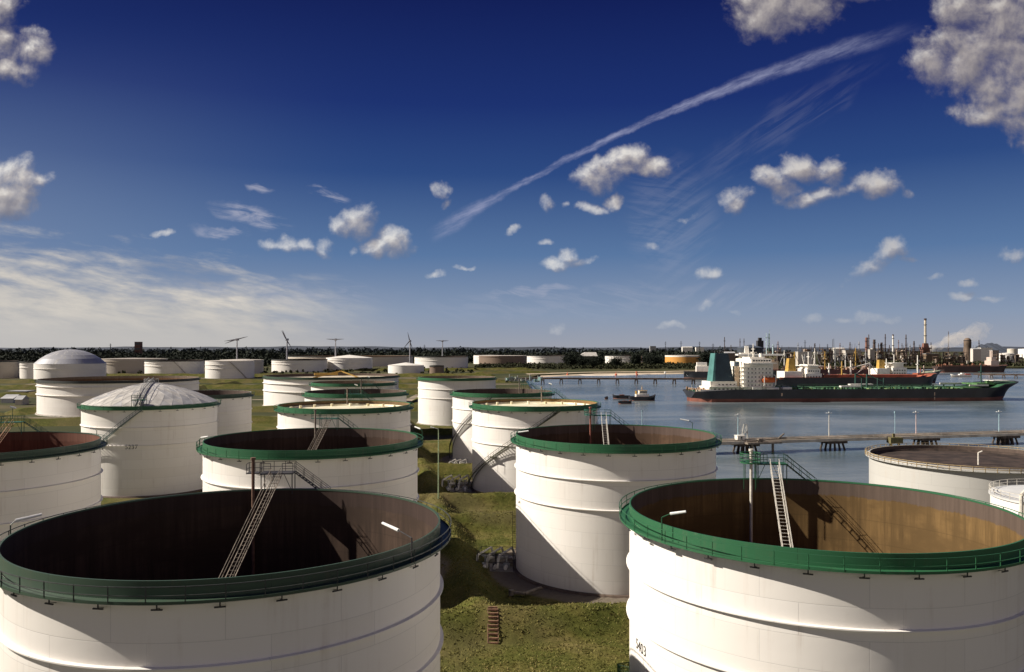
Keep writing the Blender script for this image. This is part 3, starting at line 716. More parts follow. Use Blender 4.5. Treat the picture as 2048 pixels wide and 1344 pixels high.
def tank(label, X, Y, R, h, shell=None, rim=None, roof=('float', 6.0), detail=2, rings=(5.6, 10.2), group=G_MAIN, cat='tank', name='storage_tank',
         low=(0.12, 0.065, 0.035), top=(0.11, 0.08, 0.065), rail=None, z0=0.0, brackets=0, bandh=1.15, ringproj=0.30, name_in=None):
    shell = shell or WHITE; TANKS_XY.append((X, Y))
    root = thing(name, label, cat, (X, Y, z0), 0, group)
    n = {2: 420, 1: 160, 0: 72}[detail]
    s = MB()
    if roof[0] == 'float':
        th = 0.10 if detail == 2 else 0.25
        s.lathe([(R, -0.2), (R, h), (R-th, h), (R-th, max(0.2, roof[1]-0.5))], n, mis=[0, 0, 1])
        im = inner_mat('rusty_inside', low, top, h)
        s.build('shell', [shell, im], root)
    else:
        s.lathe([(R, -0.2), (R, h)], n); s.build('shell', shell, root)
    # stiffening rings
    for dz in rings:
        rr = MB(); zz = h-dz; rr.lathe([(R+0.004, zz-0.10), (R+ringproj, zz-0.05), (R+ringproj, zz+0.05), (R+0.004, zz+0.10)], n)
        rr.build('stiffening_ring', shell, root)
    # foundation skirt
    if detail >= 1:
        MB().lathe([(R+0.05, 0.45), (R+0.5, 0.40), (R+0.9, -0.3)], n).build('base_plinth', mat('stained_plinth', (0.12, 0.085, 0.065), 0.9) if detail == 2 else CONC, root)
    if roof[0] == 'float':
        rz_ = roof[1]; rm = roof[2] if len(roof) > 2 else ROOFD
        fr = MB(); fr.lathe([(R-0.14, rz_-0.3), (R-0.14, rz_+0.45), (R-0.9, rz_+0.45), (R-1.2, rz_), (0.3, rz_+0.15), (0.0, rz_+0.16)], min(n, 96))
        if len(roof) > 3:            # pontoon hatches and vents of a roof that rides high
            for k in range(18):
                a = 2*pi*k/18+.1; x, y = P(R-2.6, a); fr.lathe([(0.0, rz_+0.75), (0.38, rz_+0.75), (0.38, rz_)], 10, c=(x, y))
        fr.build('floating_roof', rm, root)
    elif roof[0] == 'dome':
        rise = roof[1]; rho = (R*R+rise*rise)/(2*rise); Rr = R+0.15
        nf = roof[3] if len(roof) > 3 else 36; rows = 6
        prof = []
        for k in range(rows+1):
            r = Rr*(1-k/rows); arc = sqrt(max(0, rho*rho-r*r))-(rho-rise); prof.append((r, h+0.02+(arc*.55+rise*(1-r/Rr)*.45 if detail == 2 else arc)))
        d = MB(); base = len(d.v)
        # diamond panels, two tones, flat shaded so the facets read
        for k in range(rows+1):
            r, z = prof[k]
            for a in range(nf):
                t = 2*pi*(a+(k % 2)*0.5)/nf; d.v.append((r*sin(t), -r*cos(t), z))
        for k in range(rows):
            for a in range(nf):
                a2 = (a+1) % nf
                A, B_, C_, D_ = k*nf+a, k*nf+a2, (k+1)*nf+a, (k+1)*nf+a2
                if k % 2 == 0: fs = ((A, B_, C_), (B_, D_, C_))
                else: fs = ((A, B_, D_), (A, D_, C_))
                for f_ in fs: d.face(f_, 1 if random.random() < 0.22 else 0)
        dm = d.build('dome_roof', [roof[2], DOMED], root)
        if detail == 2:
            rb = MB()
            for a in range(nf):
                for k in range(rows-1):
                    v0 = d.v[k*nf+a]
                    for tgt in ((k+1)*nf+a, (k+1)*nf+((a+1) % nf if k % 2 else (a-1) % nf)):
                        rb.bar(v0, d.v[tgt], 0.045)
            rb.build('dome_battens', DOMED, dm)
    elif roof[0] == 'cone':
        rise = roof[1]; pr = [(R+0.25, h-0.25), (R+0.25, h+0.05)] + [((R+0.25)*(1-t), h+0.05+rise*(1-(1-t)**1.0)) for t in (0.25, 0.5, 0.75, 0.97)] + [(0.0, h+rise+0.05)]
        d = MB(); d.lathe(pr, n); d.build('cone_roof', roof[2], root)
    if rim is not None:
        MB().lathe([(R+0.012, h-bandh), (R+0.012, h+0.03), (R-0.13, h+0.03), (R-0.13, h-0.12)], n).build('rim_band', rim, root)
        zw = h-bandh; w = 0.95
        if detail >= 1:
            wk = MB(); wk.lathe([(R+0.0, zw-0.12), (R+w, zw-0.10), (R+w, zw+0.10), (R+w-0.03, zw+0.10), (R+w-0.03, zw), (R+0.02, zw)], n)
            wk.build('walkway', rim, root)
            kb = MB()
            for zz, hh_ in ((0.45, 0.05), (1.0, 0.06)):
                kb.lathe([(R+w-0.03, zw+zz), (R+w+0.03, zw+zz), (R+w+0.03, zw+zz+hh_), (R+w-0.03, zw+zz+hh_)], n, closed=True)
            cnt = int(2*pi*R/2.3)
            for k in range(cnt):
                x, y = P(R+w, 2*pi*k/cnt+.02); kb.bar((x, y, zw), (x, y, zw+1.06), 0.04)
            kb.build('railing', rail or rim, root)
        else:
            MB().lathe([(R, zw-0.3), (R+w, zw-0.1), (R+w, zw+0.1), (R+.02, zw+0.1)], n).build('walkway', rim, root)
    if brackets:
        for k in range(brackets):
            a = 2*pi*k/brackets+0.05; b_ = MB(); zw = h-bandh
            x, y = P(R+0.55, a); b_.bar((x, y, zw-0.15), (x, y, zw-0.52), 0.05)
            x1, y1 = P(R+0.55, a-0.35/R*1.0); x2, y2 = P(R+0.55, a+0.35/R*1.0)
            b_.bar((x1, y1, zw-0.52), (x2, y2, zw-0.52), 0.065)
            b_.bar((x, y, zw-0.4), P(R+0.02, a)+(zw-0.6,), 0.03)
            b_.build('spray_nozzle', DSTEEL, root)
    return root

# -- the five nearest
RA = 17.3; HA = 23.6
tA = tank('large open-topped white tank with dull dark green rim filling the lower left corner', -23.5, 70.0, RA, HA, rim=DGREEN, brackets=29, low=(0.058, 0.037, 0.026), top=(0.048, 0.031, 0.025), rail=DARKRIM, name_in=1)
gauge_platform(tA, RA, HA, radians(184.5), DSTEEL, (-3.4, -14), 6, pole_side=-1, ladder_mat=BSTEEL, pole_mat=mat('rusty_pole', (0.16, 0.09, 0.06), 0.7))
rim_lamp(tA, RA, HA, radians(277), DGREEN, rise=1.5, reach=0.5, ang=radians(28), length=1.9)
rim_lamp(tA, RA, HA, radians(62), DSTEEL, rise=1.9, reach=2.2, ang=radians(-14), length=1.9)
tB = tank('large open-topped white tank with bright green rim and number on its side, lower right', 28.5, 77.0, RA, HA, rim=GREEN, brackets=29, low=(0.145, 0.088, 0.034), top=(0.10, 0.072, 0.056))
gauge_platform(tB, RA, HA, radians(176), GREEN, (-4.6, -13), 6, pole_side=-1, ladder_mat=PALEST, round_top=True, pole_mat=PALEST)
rim_lamp(tB, RA, HA, radians(-62), GREEN, rise=2.0, reach=1.0, ang=radians(-50), length=1.3)
number_on_shell(tB, RA, -78.5, 11.3, 1.3, '5403')
spiral_stair(tB, RA, HA, -150, -78, GREEN, z1=9.5)
tC = tank('open-topped white tank with bright green rim in the centre, diagonal shadow across its lower shell', 18.0, 144.0, RA, HA, rim=GREEN, brackets=28, low=(0.095, 0.056, 0.034), top=(0.10, 0.068, 0.055))
gauge_platform(tC, RA, HA, radians(181), TGREEN, (-1.5, -13), 6, ladder_mat=PALEST, round_top=True, pole_mat=mat('red_brown_pole', (0.28, 0.10, 0.07), 0.6))
rim_lamp(tC, RA, HA, radians(-75), GREEN, rise=1.5, reach=0.8, ang=radians(-30), length=1.8)
rim_lamp(tC, RA, HA, radians(120), GREEN, rise=2.2, reach=0.9, ang=radians(-40), length=1.6)
tD = tank('open-topped white tank with bright green rim directly behind the lower left tank', -33.2, 137.0, RA, HA, rim=GREEN, brackets=28, low=(0.075, 0.046, 0.032), top=(0.08, 0.056, 0.045))
gauge_platform(tD, RA, HA, radians(184), TGREEN, (-5.2, -13), 6, ladder_mat=BSTEEL)
rim_lamp(tD, RA, HA, radians(98), GREEN, rise=2.0, reach=0.7, ang=radians(-50), length=1.4)
rim_lamp(tD, RA, HA, radians(-80), GREEN, rise=1.2, reach=0.6, ang=radians(-40), length=1.7)
tL = tank('open-topped white tank with green rim cut by the left edge, rusty brown inside', -84.5, 130.0, RA, HA, rim=DGREEN, brackets=28, low=(0.15, 0.055, 0.034), top=(0.14, 0.06, 0.04))
gauge_platform(tL, RA, HA, radians(196), TGREEN, (-3.0, -12), 6, lampmast=True, ladder_mat=mat('orange_stained_steel', (0.34, 0.19, 0.10), 0.7))
rim_lamp(tL, RA, HA, radians(140), GREEN, rise=1.6, reach=0.6, ang=radians(30), length=1.5)
# -- second row
tDm = tank('white tank with faceted domed roof and green rim behind the left edge tank', -100.3, 228.0, RA, HA, rim=GREEN, brackets=26, roof=('dome', 5.6, DOMEM), bandh=0.9)
spiral_stair(tDm, RA, HA, -75, 17, mat('blue_grey_stair', (0.16, 0.20, 0.19), 0.6), z1=HA-0.9)
number_on_shell(tDm, RA, 8, 12.6, 1.6, '5237')
dst = MB()
for s_ in (-0.6, 0.6):                     # walkway up the dome to its crown
    pts = []
    for k in range(13):
        r = RA*(1-k/12); rho = (RA*RA+5.6**2)/(2*5.6); z = HA+(sqrt(rho*rho-r*r)-(rho-5.6))*.55+5.6*(1-r/RA)*.45; a = radians(12)
        pts.append((r*sin(a)+s_*cos(a), -r*cos(a)+s_*sin(a), z+0.25))
    dst.poly(pts, 0.12)
    dst.poly([(p[0], p[1], p[2]+1.0) for p in pts], 0.05)
    for p in pts: dst.bar(p, (p[0], p[1], p[2]+1.0), 0.05)
dst.build('dome_walkway', STEEL, tDm)
cr = MB(); 
for k in range(10):
    t = 2*pi*k/10; cr.bar((1.9*cos(t), 1.9*sin(t), HA+5.0), (1.9*cos(t), 1.9*sin(t), HA+6.4), 0.06)
    t2 = 2*pi*(k+1)/10; cr.bar((1.9*cos(t), 1.9*sin(t), HA+6.4), (1.9*cos(t2), 1.9*sin(t2), HA+6.4), 0.06)
cr.lathe([(0.9, HA+5.0), (0.9, HA+6.0), (0.0, HA+6.3)], 16)
cr.build('crown_vent', STEEL, tDm)
gp = MB(); gx, gy = P(RA-0.3, radians(14)); gp.cbox((gx, gy, HA+1.6), (3.2, 2.2, 0.15), radians(14))
for a in (-1.5, 0, 1.5):
    for b in (-1, 1): gp.bar((gx+a, gy+b, HA-0.3), (gx+a, gy+b, HA+2.9), 0.07)
for z_ in (2.3, 2.85): gp.poly([(gx-1.5, gy+1, HA+z_), (gx-1.5, gy-1, HA+z_), (gx+1.5, gy-1, HA+z_), (gx+1.5, gy+1, HA+z_)], 0.05)
gp.build('gauging_platform', GREEN, tDm)
tD2 = tank('white tank with green rim and pale roof riding high, second behind the lower left tank', -44.6, 219.0, RA, HA, rim=GREEN, brackets=30, roof=('float', HA-1.5, ROOFW, 1), low=(0.20, 0.13, 0.06), top=(0.15, 0.10, 0.05), detail=2)
gauge_platform(tD2, RA, HA, radians(181), TGREEN, None, HA-2, lampmast=True)
tE = tank('white tank with green rim, pale yellow roof riding high and long spiral stair', 6.3, 227.0, RA, HA, rim=GREEN, brackets=30, roof=('float', HA-1.4, ROOFW, 1), low=(0.26, 0.13, 0.05), top=(0.2, 0.12, 0.05), detail=2)
gauge_platform(tE, RA, HA, radians(163), TGREEN, None, HA-2, lampmast=True)
spiral_stair(tE, RA, HA, -88, 19, mat('dark_olive_stair', (0.085, 0.085, 0.055), 0.6), landing=-39)
# third row and on
tD3 = tank('white tank with bright green rim and dark inside, third behind the lower left tank', -54.0, 284.0, RA, HA, rim=GREEN, roof=('float', 14), detail=1, low=(0.12, 0.06, 0.04))
gauge_platform(tD3, RA, HA, radians(176), TGREEN, None, 14, lampmast=True)
tF = tank('white tank with bright green rim and dark brown inside behind the spiral-stair tank', -3.4, 286.0, RA, HA, rim=GREEN, roof=('float', 14), detail=1, low=(0.12, 0.06, 0.04))
gauge_platform(tF, RA, HA, radians(150), TGREEN, None, 14)
spiral_stair(tF, RA, HA, -95, -10, DSTEEL)
tL3 = tank('white tank with dark green rim showing behind the right side of the domed tank', -105.5, 275.0, RA, HA, rim=DGREEN, roof=('float', 14), detail=1, brackets=26, low=(0.10, 0.05, 0.035))
tM1 = tank('white tank with green rim, farthest of the straight row behind the lower left tank', -70.0, 362.0, 18.2, HA, rim=GREEN, roof=('float', HA-2.0, ROOFW), detail=1)
tF2 = tank('tall white tank with green rim and a diagonal shadow, left of centre before the harbour', -28.5, 425.0, 20.0, HA, rim=GREEN, roof=('float', HA-1.8, ROOFW), detail=1)
# right edge
tG = tank('pale grey tank with dark roof and yellowish railing near the water on the right', 113.0, 202.0, 23.0, 12.0, shell=GREYP, roof=('float', 10.6, mat('brown_roof_deck', (0.048, 0.032, 0.024), 0.85, 0.35, 0.3)), detail=1, rings=(), rim=None, group=None, low=(0.1, 0.06, 0.045), z0=0)
wk = MB(); wk.lathe([(23.0, 11.1), (23.9, 11.25), (23.9, 11.4), (23.02, 11.4)], 96); wk.build('walkway', GREYP, tG)
rlg = MB()
for zz in (11.85, 12.4): rlg.lathe([(23.82, zz), (23.94, zz), (23.94, zz+0.12), (23.82, zz+0.12)], 96, closed=True)
for k in range(64): x, y = P(23.88, 2*pi*k/64); rlg.bar((x, y, 11.3), (x, y, 12.5), 0.09)
rlg.build('railing', mat('yellow_rusted_rail', (0.36, 0.27, 0.14), 0.7), tG)
vt = MB(); vt.bar((-1.5, -6, 10.7), (-1.5, -6, 13.6), 0.22, 8); vt.bar((-1.5, -6, 13.5), (-0.6, -6, 13.9), 0.22, 8); vt.build('roof_vent', PALEST, tG)
tH = tank('white tank with pale flat-coned roof cut by the right edge', 92.6, 135.0, 12.0, 14.0, shell=WHITE, roof=('cone', 0.9, mat('pale_roof_paint', (0.60, 0.60, 0.58), 0.5, 0.1, 0.2)), detail=1, rings=(3.0,), group=None)
rh = MB()
for zz in (14.6, 15.1): rh.lathe([(12.1, zz), (12.18, zz), (12.18, zz+0.07), (12.1, zz+0.07)], 80, closed=True)
for k in range(36): x, y = P(12.14, 2*pi*k/36); rh.bar((x, y, 14.0), (x, y, 15.15), 0.045)
rh.build('railing', PALEST, tH)
ph_ = MB(); pts = [P(12.6, radians(-68))+(z,) for z in (10, 15.2)]; ph_.poly(pts, 0.3, 8)
ph_.poly([pts[-1], (pts[-1][0]+1.2, pts[-1][1]+0.6, 16.0), (pts[-1][0]+2.6, pts[-1][1]+1.2, 15.6)], 0.3, 8); ph_.build('vent_pipe', PALEST, tH)

# -- far tank park: solved from the bearing of both limbs and the foot of the shell
def solve(x0, x1, ybase=None, R=None):
    a0 = atan((x0-1024)/F); a1 = atan((x1-1024)/F); mid = (a0+a1)/2; hf = (a1-a0)/2
    if R is None:
        dn = H*F/(ybase-696); R = dn/(cos(mid)/sin(hf)-1)
    hyp = R/sin(hf); return hyp*sin(mid), hyp*cos(mid), R
def far(label, x0, x1, yb, yrim, shell=WHITE, rim=DARKRIM, roof=('float', 9.0), R=None, detail=0, rings=(4, 8), **kw):
    X, Y, R = solve(x0, x1, yb, R)
    h = kw.pop('h', None) or H-(yrim-696)*(Y-R)/F
    return tank(label, X, Y, R, h, shell=shell, rim=rim, roof=roof, detail=detail, rings=rings, group=G_FAR, bandh=kw.pop('bandh', 1.3), ringproj=0.7, **kw), (X, Y, R, h)
kK1, k1 = far('very wide white open tank with dark rim behind the domed tank on the left', 73, 398, 835, 764, rim=DARKRIM, R=45, h=20, detail=1, rings=(3.6, 8.5), roof=('float', 16.5, ROOFW))
kK2, k2 = far('white tank with high smooth silvery dome at the far left', 67, 213, None, 727, R=39, h=20, roof=('dome', 17.0, mat('silvery_dome_sheet', (0.42, 0.42, 0.44), 0.4, 0.15, 0.02, metal=0.2), 64), rim=None, rings=(6,))
kK3, k3 = far('very wide white open tank with pale roof behind the straight row of green-rimmed tanks', 527, 797, 815, 752, R=45, h=20, detail=1, rings=(4.5, 9.5), roof=('float', 17.8, mat('pale_rusted_roof', (0.55, 0.48, 0.36), 0.7, 0.3, 0.06)), rim=DGREEN)
rk = MB(); rk.cbox((-6, 8, 20.5), (16, 3.0, 1.6), 0.3); rk.bar((-14, 4, 18), (4, 10, 22.5), 0.6); rk.bar((4, 10, 22.5), (18, 4, 18), 0.5); rk.build('roof_truss', YELLOW, kK3)
far('cream tank cut by the left edge in the far tank park', -70, 38, 757, 722, shell=TAN, R=None)
far('small white tank with sunlit left side just left of the silvery dome', 39, 108, 757, 723)
far('long tan tank showing between the silvery dome and the dark-topped tank', 195, 335, 747, 718, shell=TAN, roof=('cone', 1.2, TAN), rim=None)
sA, (_, _, rA_, hA_) = far('white tank with dark top and diagonal stair, right of the silvery dome', 289, 408, 753, 721)
sB, (_, _, rB_, hB_) = far('white tank with pale low cone roof and diagonal stair below the leftmost wind turbine', 410, 509, 757, 722, roof=('cone', 1.0, CREAM), rim=None, rings=(5, 10))
far('cream tank behind the right side of the tank below the leftmost wind turbine', 440, 527, 748, 720, shell=CREAM, roof=('cone', 1, CREAM), rim=None)
far('white tank with dark open top under the second wind turbine', 543, 655, 744, 719)
far('very wide low pale tank behind the cone-roofed tanks', 575, 826, 733, 713, shell=CREAM, roof=('float', 16, ROOFW))
far('white tank with bright cone roof, larger of the two cone-roofed tanks', 652, 745, 742, 716, roof=('cone', 5.0, SHIPW), rim=None)
far('small white tank with cone roof, right of the larger cone-roofed tank', 776, 848, 749, 731, roof=('cone', 4.0, SHIPW), rim=None, rings=())
far('wide white tank behind the small dark cylinder near the centre', 829, 936, 737, 713)
far('small dark brown cylinder tank with sunlit left edge', 859, 888, 750, 731, shell=RUSTY, roof=('float', 4), rings=())
far('narrow white tank peeking out left of the dark brown tank', 947, 1010, 728, 711, rim=None, roof=('cone', 1, CREAM))
far('dark brown rusty tank on the far shore left of the trees', 958, 1054, 731, 711.5, shell=RUSTY, rim=None, roof=('cone', 0.6, CREAM), rings=(3,))
far('white tank beside the dark brown tank on the far shore', 1053, 1131, 729, 711, rim=DARKRIM)
far('white tank half hidden by trees on the far shore', 1210, 1285, 728, 711, rim=DARKRIM)
spiral_stair(sA, rA_, hA_, 48, 20, BSTEEL); spiral_stair(sB, rB_, hB_, 58, 18, BSTEEL)
kO, ko = far('tank with orange primer and white top band by the water', 1330, 1404, 729, 711, shell=ORANGE, rim=None, roof=('cone', 0.8, CREAM), rings=())
MB().lathe([(ko[2]+.1, ko[3]-3.5), (ko[2]+.1, ko[3]+0.1)], 64).build('top_band', SHIPW, kO)

build_grass()

# ------------------------------------------------------------------ things in the gap between the tanks
def lathe_thing(name, label, cat, X, Y, z, prof, m, n=24, group=None):
    b = MB(); b.lathe(prof, n); o = b.build(name, m, None, (X, Y, z)); tag(o, label, cat, group); return o
# embankment steps: ten boards down the front slope
st = thing('embankment_steps', 'narrow flight of rust-coloured board steps down the front grass embankment', 'steps', (-2.6, 108, 0))
for k in range(10):
    t = k/9; y = 110.9-t*4.6; z = float(terrain_z(np.array([-2.6]), np.array([y]))[0])+0.16
    b = MB(); b.cbox((-2.6+0.02*k+2.6, y-108, z+0.06), (1.25, 0.24, 0.07), 0.03); b.cbox((2.6-2.6+0.02*k, y-108-0.11, z-0.05), (1.25, 0.04, 0.2), 0.03); b.build('step', WOODS, st)
for sx in (-0.68, 0.68):
    b = MB(); b.bar((sx, 2.8, float(terrain_z(np.array([-2.6]), np.array([110.8]))[0])+.1), (sx+0.15, -1.8, .35), 0.06); b.build('stringer', WOODS, st)
# tall lamp pole
lp = thing('lamp_post', 'tall thin pale green lamp post standing between the embankments', 'lamp post', (-17.3, 193, 2.6))
b = MB(); b.bar((0, 0, -0.6), (0, 0, 17.0), 0.17, 8, 0.09); b.build('pole', mat('pale_green_post', (0.40, 0.50, 0.30), 0.5), lp)
b = MB(); b.bar((0, 0, 16.9), (-1.1, -0.2, 17.3), 0.06, 6); b.bar((-1.0, -.2, 17.25), (-1.9, -.3, 17.4), 0.14, 6); b.build('lamp_head', LAMPW, lp)
# pump and valve cluster left of the centre tank
def pump_cluster(label, X, Y, s=1.0, seed=1, group=None):
    rnd = random.Random(seed)
    r = thing('valve_station', label, 'pipework', (X, Y, 0.1), rnd.uniform(-.2, .2), group)
    b = MB(); b.box(-2.6*s, 2.6*s, -2.0*s, 2.0*s, -0.3, 0.12); b.build('concrete_pad', CONC, r)
    for k in range(3):
        b = MB(); x = (-1.6+1.5*k)*s
        b.poly([(x, -2.2*s, 0.7), (x, 1.0*s, 0.7), (x+0.2, 1.5*s, 1.2), (x+1.0*s, 2.6*s, 1.2)], 0.24*s, 8); b.poly([(x+.9*s, 2.4*s, 1.3), (x+.5*s, 2.0*s, 2.4*s), (x-1.0*s, -1.0*s, 2.0*s), (x-1.2*s, -1.4*s, .4)], .15*s, 8); b.build('pipe', SHIPW if k != 1 else PALEST, r)
        b = MB(); b.bar((x, -0.6*s, 0.3), (x, -0.6*s, 1.9*s), 0.13*s, 8); b.lathe([(0.5*s, 1.85*s), (0.56*s, 1.9*s), (0.5*s, 1.95*s)], 12, c=(x, -0.6*s), closed=True); b.bar((x-0.5*s, -0.6*s, 1.9*s), (x+.5*s, -0.6*s, 1.9*s), 0.05)
        b.lathe([(0.0, 0.35), (0.48*s, 0.35), (0.48*s, 1.05), (0.0, 1.05)], 12, c=(x, -0.6*s)); b.build('valve', DSTEEL if k % 2 else STEEL, r)
    b = MB()
    b.cbox((1.6*s, 1.0*s, 0.7), (0.8*s, 0.7*s, 1.2*s), 0.3)
    b.build('pump_housing', BSTEEL, r)
    b = MB()
    for (x, y) in ((-2.5, -1.9), (2.5, -1.9), (2.5, 1.9), (-2.5, 1.9)): b.bar((x*s, y*s, 0), (x*s, y*s, 2.6*s), 0.06)
    for z in (1.3*s, 2.5*s): b.poly([(-2.5*s, -1.9*s, z), (2.5*s, -1.9*s, z), (2.5*s, 1.9*s, z), (-2.5*s, 1.9*s, z), (-2.5*s, -1.9*s, z)], 0.05)
    b.build('handrail', DSTEEL, r)
    return r
pump_cluster('cluster of valves and pumps at the left foot of the centre tank', -2.6, 143.5, 1.25, 3)
pump_cluster('pipework with valves at the foot of the spiral stair tank', -14.8, 222, 1.5, 5)
pump_cluster('small valve group beside the thin lamp post far down the grass lane', -17, 262, 1.1, 9)
b = MB(); b.poly([(-3.4, -0.2, 0.5), (-1.2, -0.8, 0.45), (1.4, 1.4, 0.75)], 0.28, 10); b.lathe([(0, .1), (.45, .1), (.45, .9), (0, .95)], 10, c=(-3.3, -0.3)); o = b.build('drain_pipe', BSTEEL, None, (3.2, 127.6, 0.15)); tag(o, 'short elbowed drain pipe lying at the foot of the centre tank', 'pipe')
b = MB(); b.bar((0, 0, 0), (0, 0, 9.5), 0.05); b.bar((0.9, 0, 0), (0.9, 0, 9.5), 0.05)
for k in range(22): b.bar((0, 0, 0.4*k+.3), (0.9, 0, 0.4*k+.3), 0.035)
b.build('access_ladder', DSTEEL, tC, (-17.9, 1.5, 0.2))

# ------------------------------------------------------------------ jetties
def jetty_near():
    r = thing('trestle_jetty', 'long concrete trestle jetty with railings crossing the water in front of the black tanker', 'jetty', (0, 0, 0))
    P0 = (46, 316); P1 = (330, 385)
    ang = math.atan2(P1[1]-P0[1], P1[0]-P0[0]); L = math.hypot(P1[0]-P0[0], P1[1]-P0[1]); r.location = (P0[0], P0[1], 0); r.rotation_euler[2] = ang
    b = MB(); b.box(0, L, -3.2, 3.2, 0.6, 1.5); b.box(0, L, -3.5, -3.2, 0.9, 1.85); b.box(0, L, 3.2, 3.5, 0.9, 1.85); b.build('deck', PIERC, r)
    b = MB()
    for k, (y, z) in enumerate(((-2.4, 2.1), (-1.6, 2.0), (-0.8, 2.05), (2.2, 2.1))): b.bar((0, y, z), (L, y, z), 0.32 if k != 1 else 0.22, 8)
    b.build('pipeline', mat('brown_grey_pipe', (0.40, 0.34, 0.27), 0.6, 0.3, 0.1), r)
    b = MB()
    for y in (-3.4, 3.4):
        for z in (2.4, 2.95): b.box(0, L, y-.04, y+.04, z-.04, z+.04)
        x = 0
        while x < L: b.box(x-.04, x+.04, y-.04, y+.04, 1.7, 2.95); x += 3
    b.build('railing', STEEL, r)
    for px in (1490, 1665, 1850, 2010, 2150):
        tt = (px-1024)/F     # bearing of the bent, met with the jetty axis
        s_ = (tt*P0[1]-P0[0])/((P1[0]-P0[0])/L - tt*(P1[1]-P0[1])/L)
        b = MB(); b.box(s_-4.5, s_+4.5, -3.6, 3.6, -0.3, 0.6)
        for x in (-3.6, -1.2, 1.2, 3.6):
            for y in (-3, 0, 3): b.bar((s_+x*0.75, y*.9, 0), (s_+x*1.15, y*1.25, -6), 0.42, 8)
        b.build('pile_bent', PILE, r)
    return r, P0, P1, ang, L
jr, JP0, JP1, JA, JL = jetty_near()
def lamp_on(px, P0, P1, hgt, label, mat_, group):
    tt = (px-1024)/F; L = math.hypot(P1[0]-P0[0], P1[1]-P0[1]); ex, ey = (P1[0]-P0[0])/L, (P1[1]-P0[1])/L
    s_ = (tt*P0[1]-P0[0])/(ex-tt*ey); x, y = P0[0]+ex*s_, P0[1]+ey*s_
    r = thing('lamp_post', label, 'lamp post', (x, y, 1.5), 0, group)
    b = MB(); b.bar((0, 0, 0), (0, 0, hgt), 0.2, 8, 0.13); b.build('pole', mat_, r)
    b = MB(); b.bar((-0.9, 0, hgt), (0.9, 0, hgt), 0.08, 6); b.cbox((-0.8, 0, hgt-.08), (0.8, 0.4, 0.25)); b.cbox((0.8, 0, hgt-.08), (0.8, 0.4, 0.25)); b.cbox((0, 0, hgt+.25), (0.35, .35, .5)); b.build('lamp_head', LAMPW, r)
GJ = 'lamp posts along the near jetty'
BLUEP = mat('pale_blue_post', (0.35, 0.50, 0.55), 0.5)
lamp_on(1476, JP0, JP1, 10.5, 'pale blue lamp post beside the white loading arm frame on the jetty', BLUEP, GJ)
lamp_on(1658, JP0, JP1, 10.5, 'cream lamp post in the middle of the near jetty, below the tanker midship', PALEST, GJ)
lamp_on(1832, JP0, JP1, 10, 'pinkish lamp post on the jetty, second from the right edge', mat('pink_post', (0.6, 0.45, 0.42), 0.5), GJ)
lamp_on(1998, JP0, JP1, 9.5, 'pale blue lamp post at the right end of the near jetty', BLUEP, GJ)
def on_jetty(px, off=0.0):
    tt = (px-1024)/F; L = JL; ex, ey = (JP1[0]-JP0[0])/L, (JP1[1]-JP0[1])/L
    s_ = (tt*JP0[1]-JP0[0])/(ex-tt*ey); return JP0[0]+ex*s_-ey*off, JP0[1]+ey*s_+ex*off
x, y = on_jetty(1492, 1.0)
r = thing('loading_arm', 'white tapering loading arm frame standing on the jetty beside the centre tank', 'loading arm', (x, y, 1.5), JA)
b = MB(); b.bar((-1.6, 0, 0), (-0.4, 0, 6.5), 0.14); b.bar((1.5, 0, 0), (0.9, 0, 6.5), 0.14); b.bar((-0.9, 0, 3.2), (1.2, 0, 3.2), 0.1); b.bar((-0.5, 0, 6.5), (1.1, 0, 6.5), 0.16); b.bar((-1.6, 0, 0), (1.0, 0, 6.3), 0.08); b.build('frame', PALEST, r)
b = MB(); b.poly([(0.3, -1.2, 0), (0.3, -1.2, 4.2), (-1.6, -1.3, 2.2)], 0.16, 8); b.build('arm', STEEL, r)
x, y = on_jetty(1476, -1.4); b = MB(); b.box(-1.6, 1.6, -1.2, 1.2, 0, 2.3); b.box(-1.8, 1.8, -1.4, 1.4, 2.3, 2.5); b.box(-0.3, 0.5, -1.23, -1.2, 0.1, 2.0, 1)
o = b.build('control_cabin', [SHIPW, GLASS], None, (x, y, 1.55)); o.rotation_euler[2] = JA; tag(o, 'small white control cabin on the jetty beside the loading arm', 'cabin')
x, y = on_jetty(1520, -4.5); b = MB(); b.box(-9, 6, -2, 1, -0.4, 0.3); b.bar((-9, -1, .8), (9, 0, 1.6), .3, 8); b.bar((5, -.5, 1.4), (8.5, .8, 3.2), .3, 8); b.bar((-6, 0, 0), (-6, 0, -5), .5, 8); b.bar((3, 0, 0), (3, 0, -5), .5, 8); b.cbox((-3, -.5, 1), (2, 1.2, 1.3), .1)
o = b.build('hose_platform', BSTEEL, None, (x, y, 1.2)); o.rotation_euler[2] = JA; tag(o, 'low brown platform with rising pipe on the near side of the jetty', 'platform')
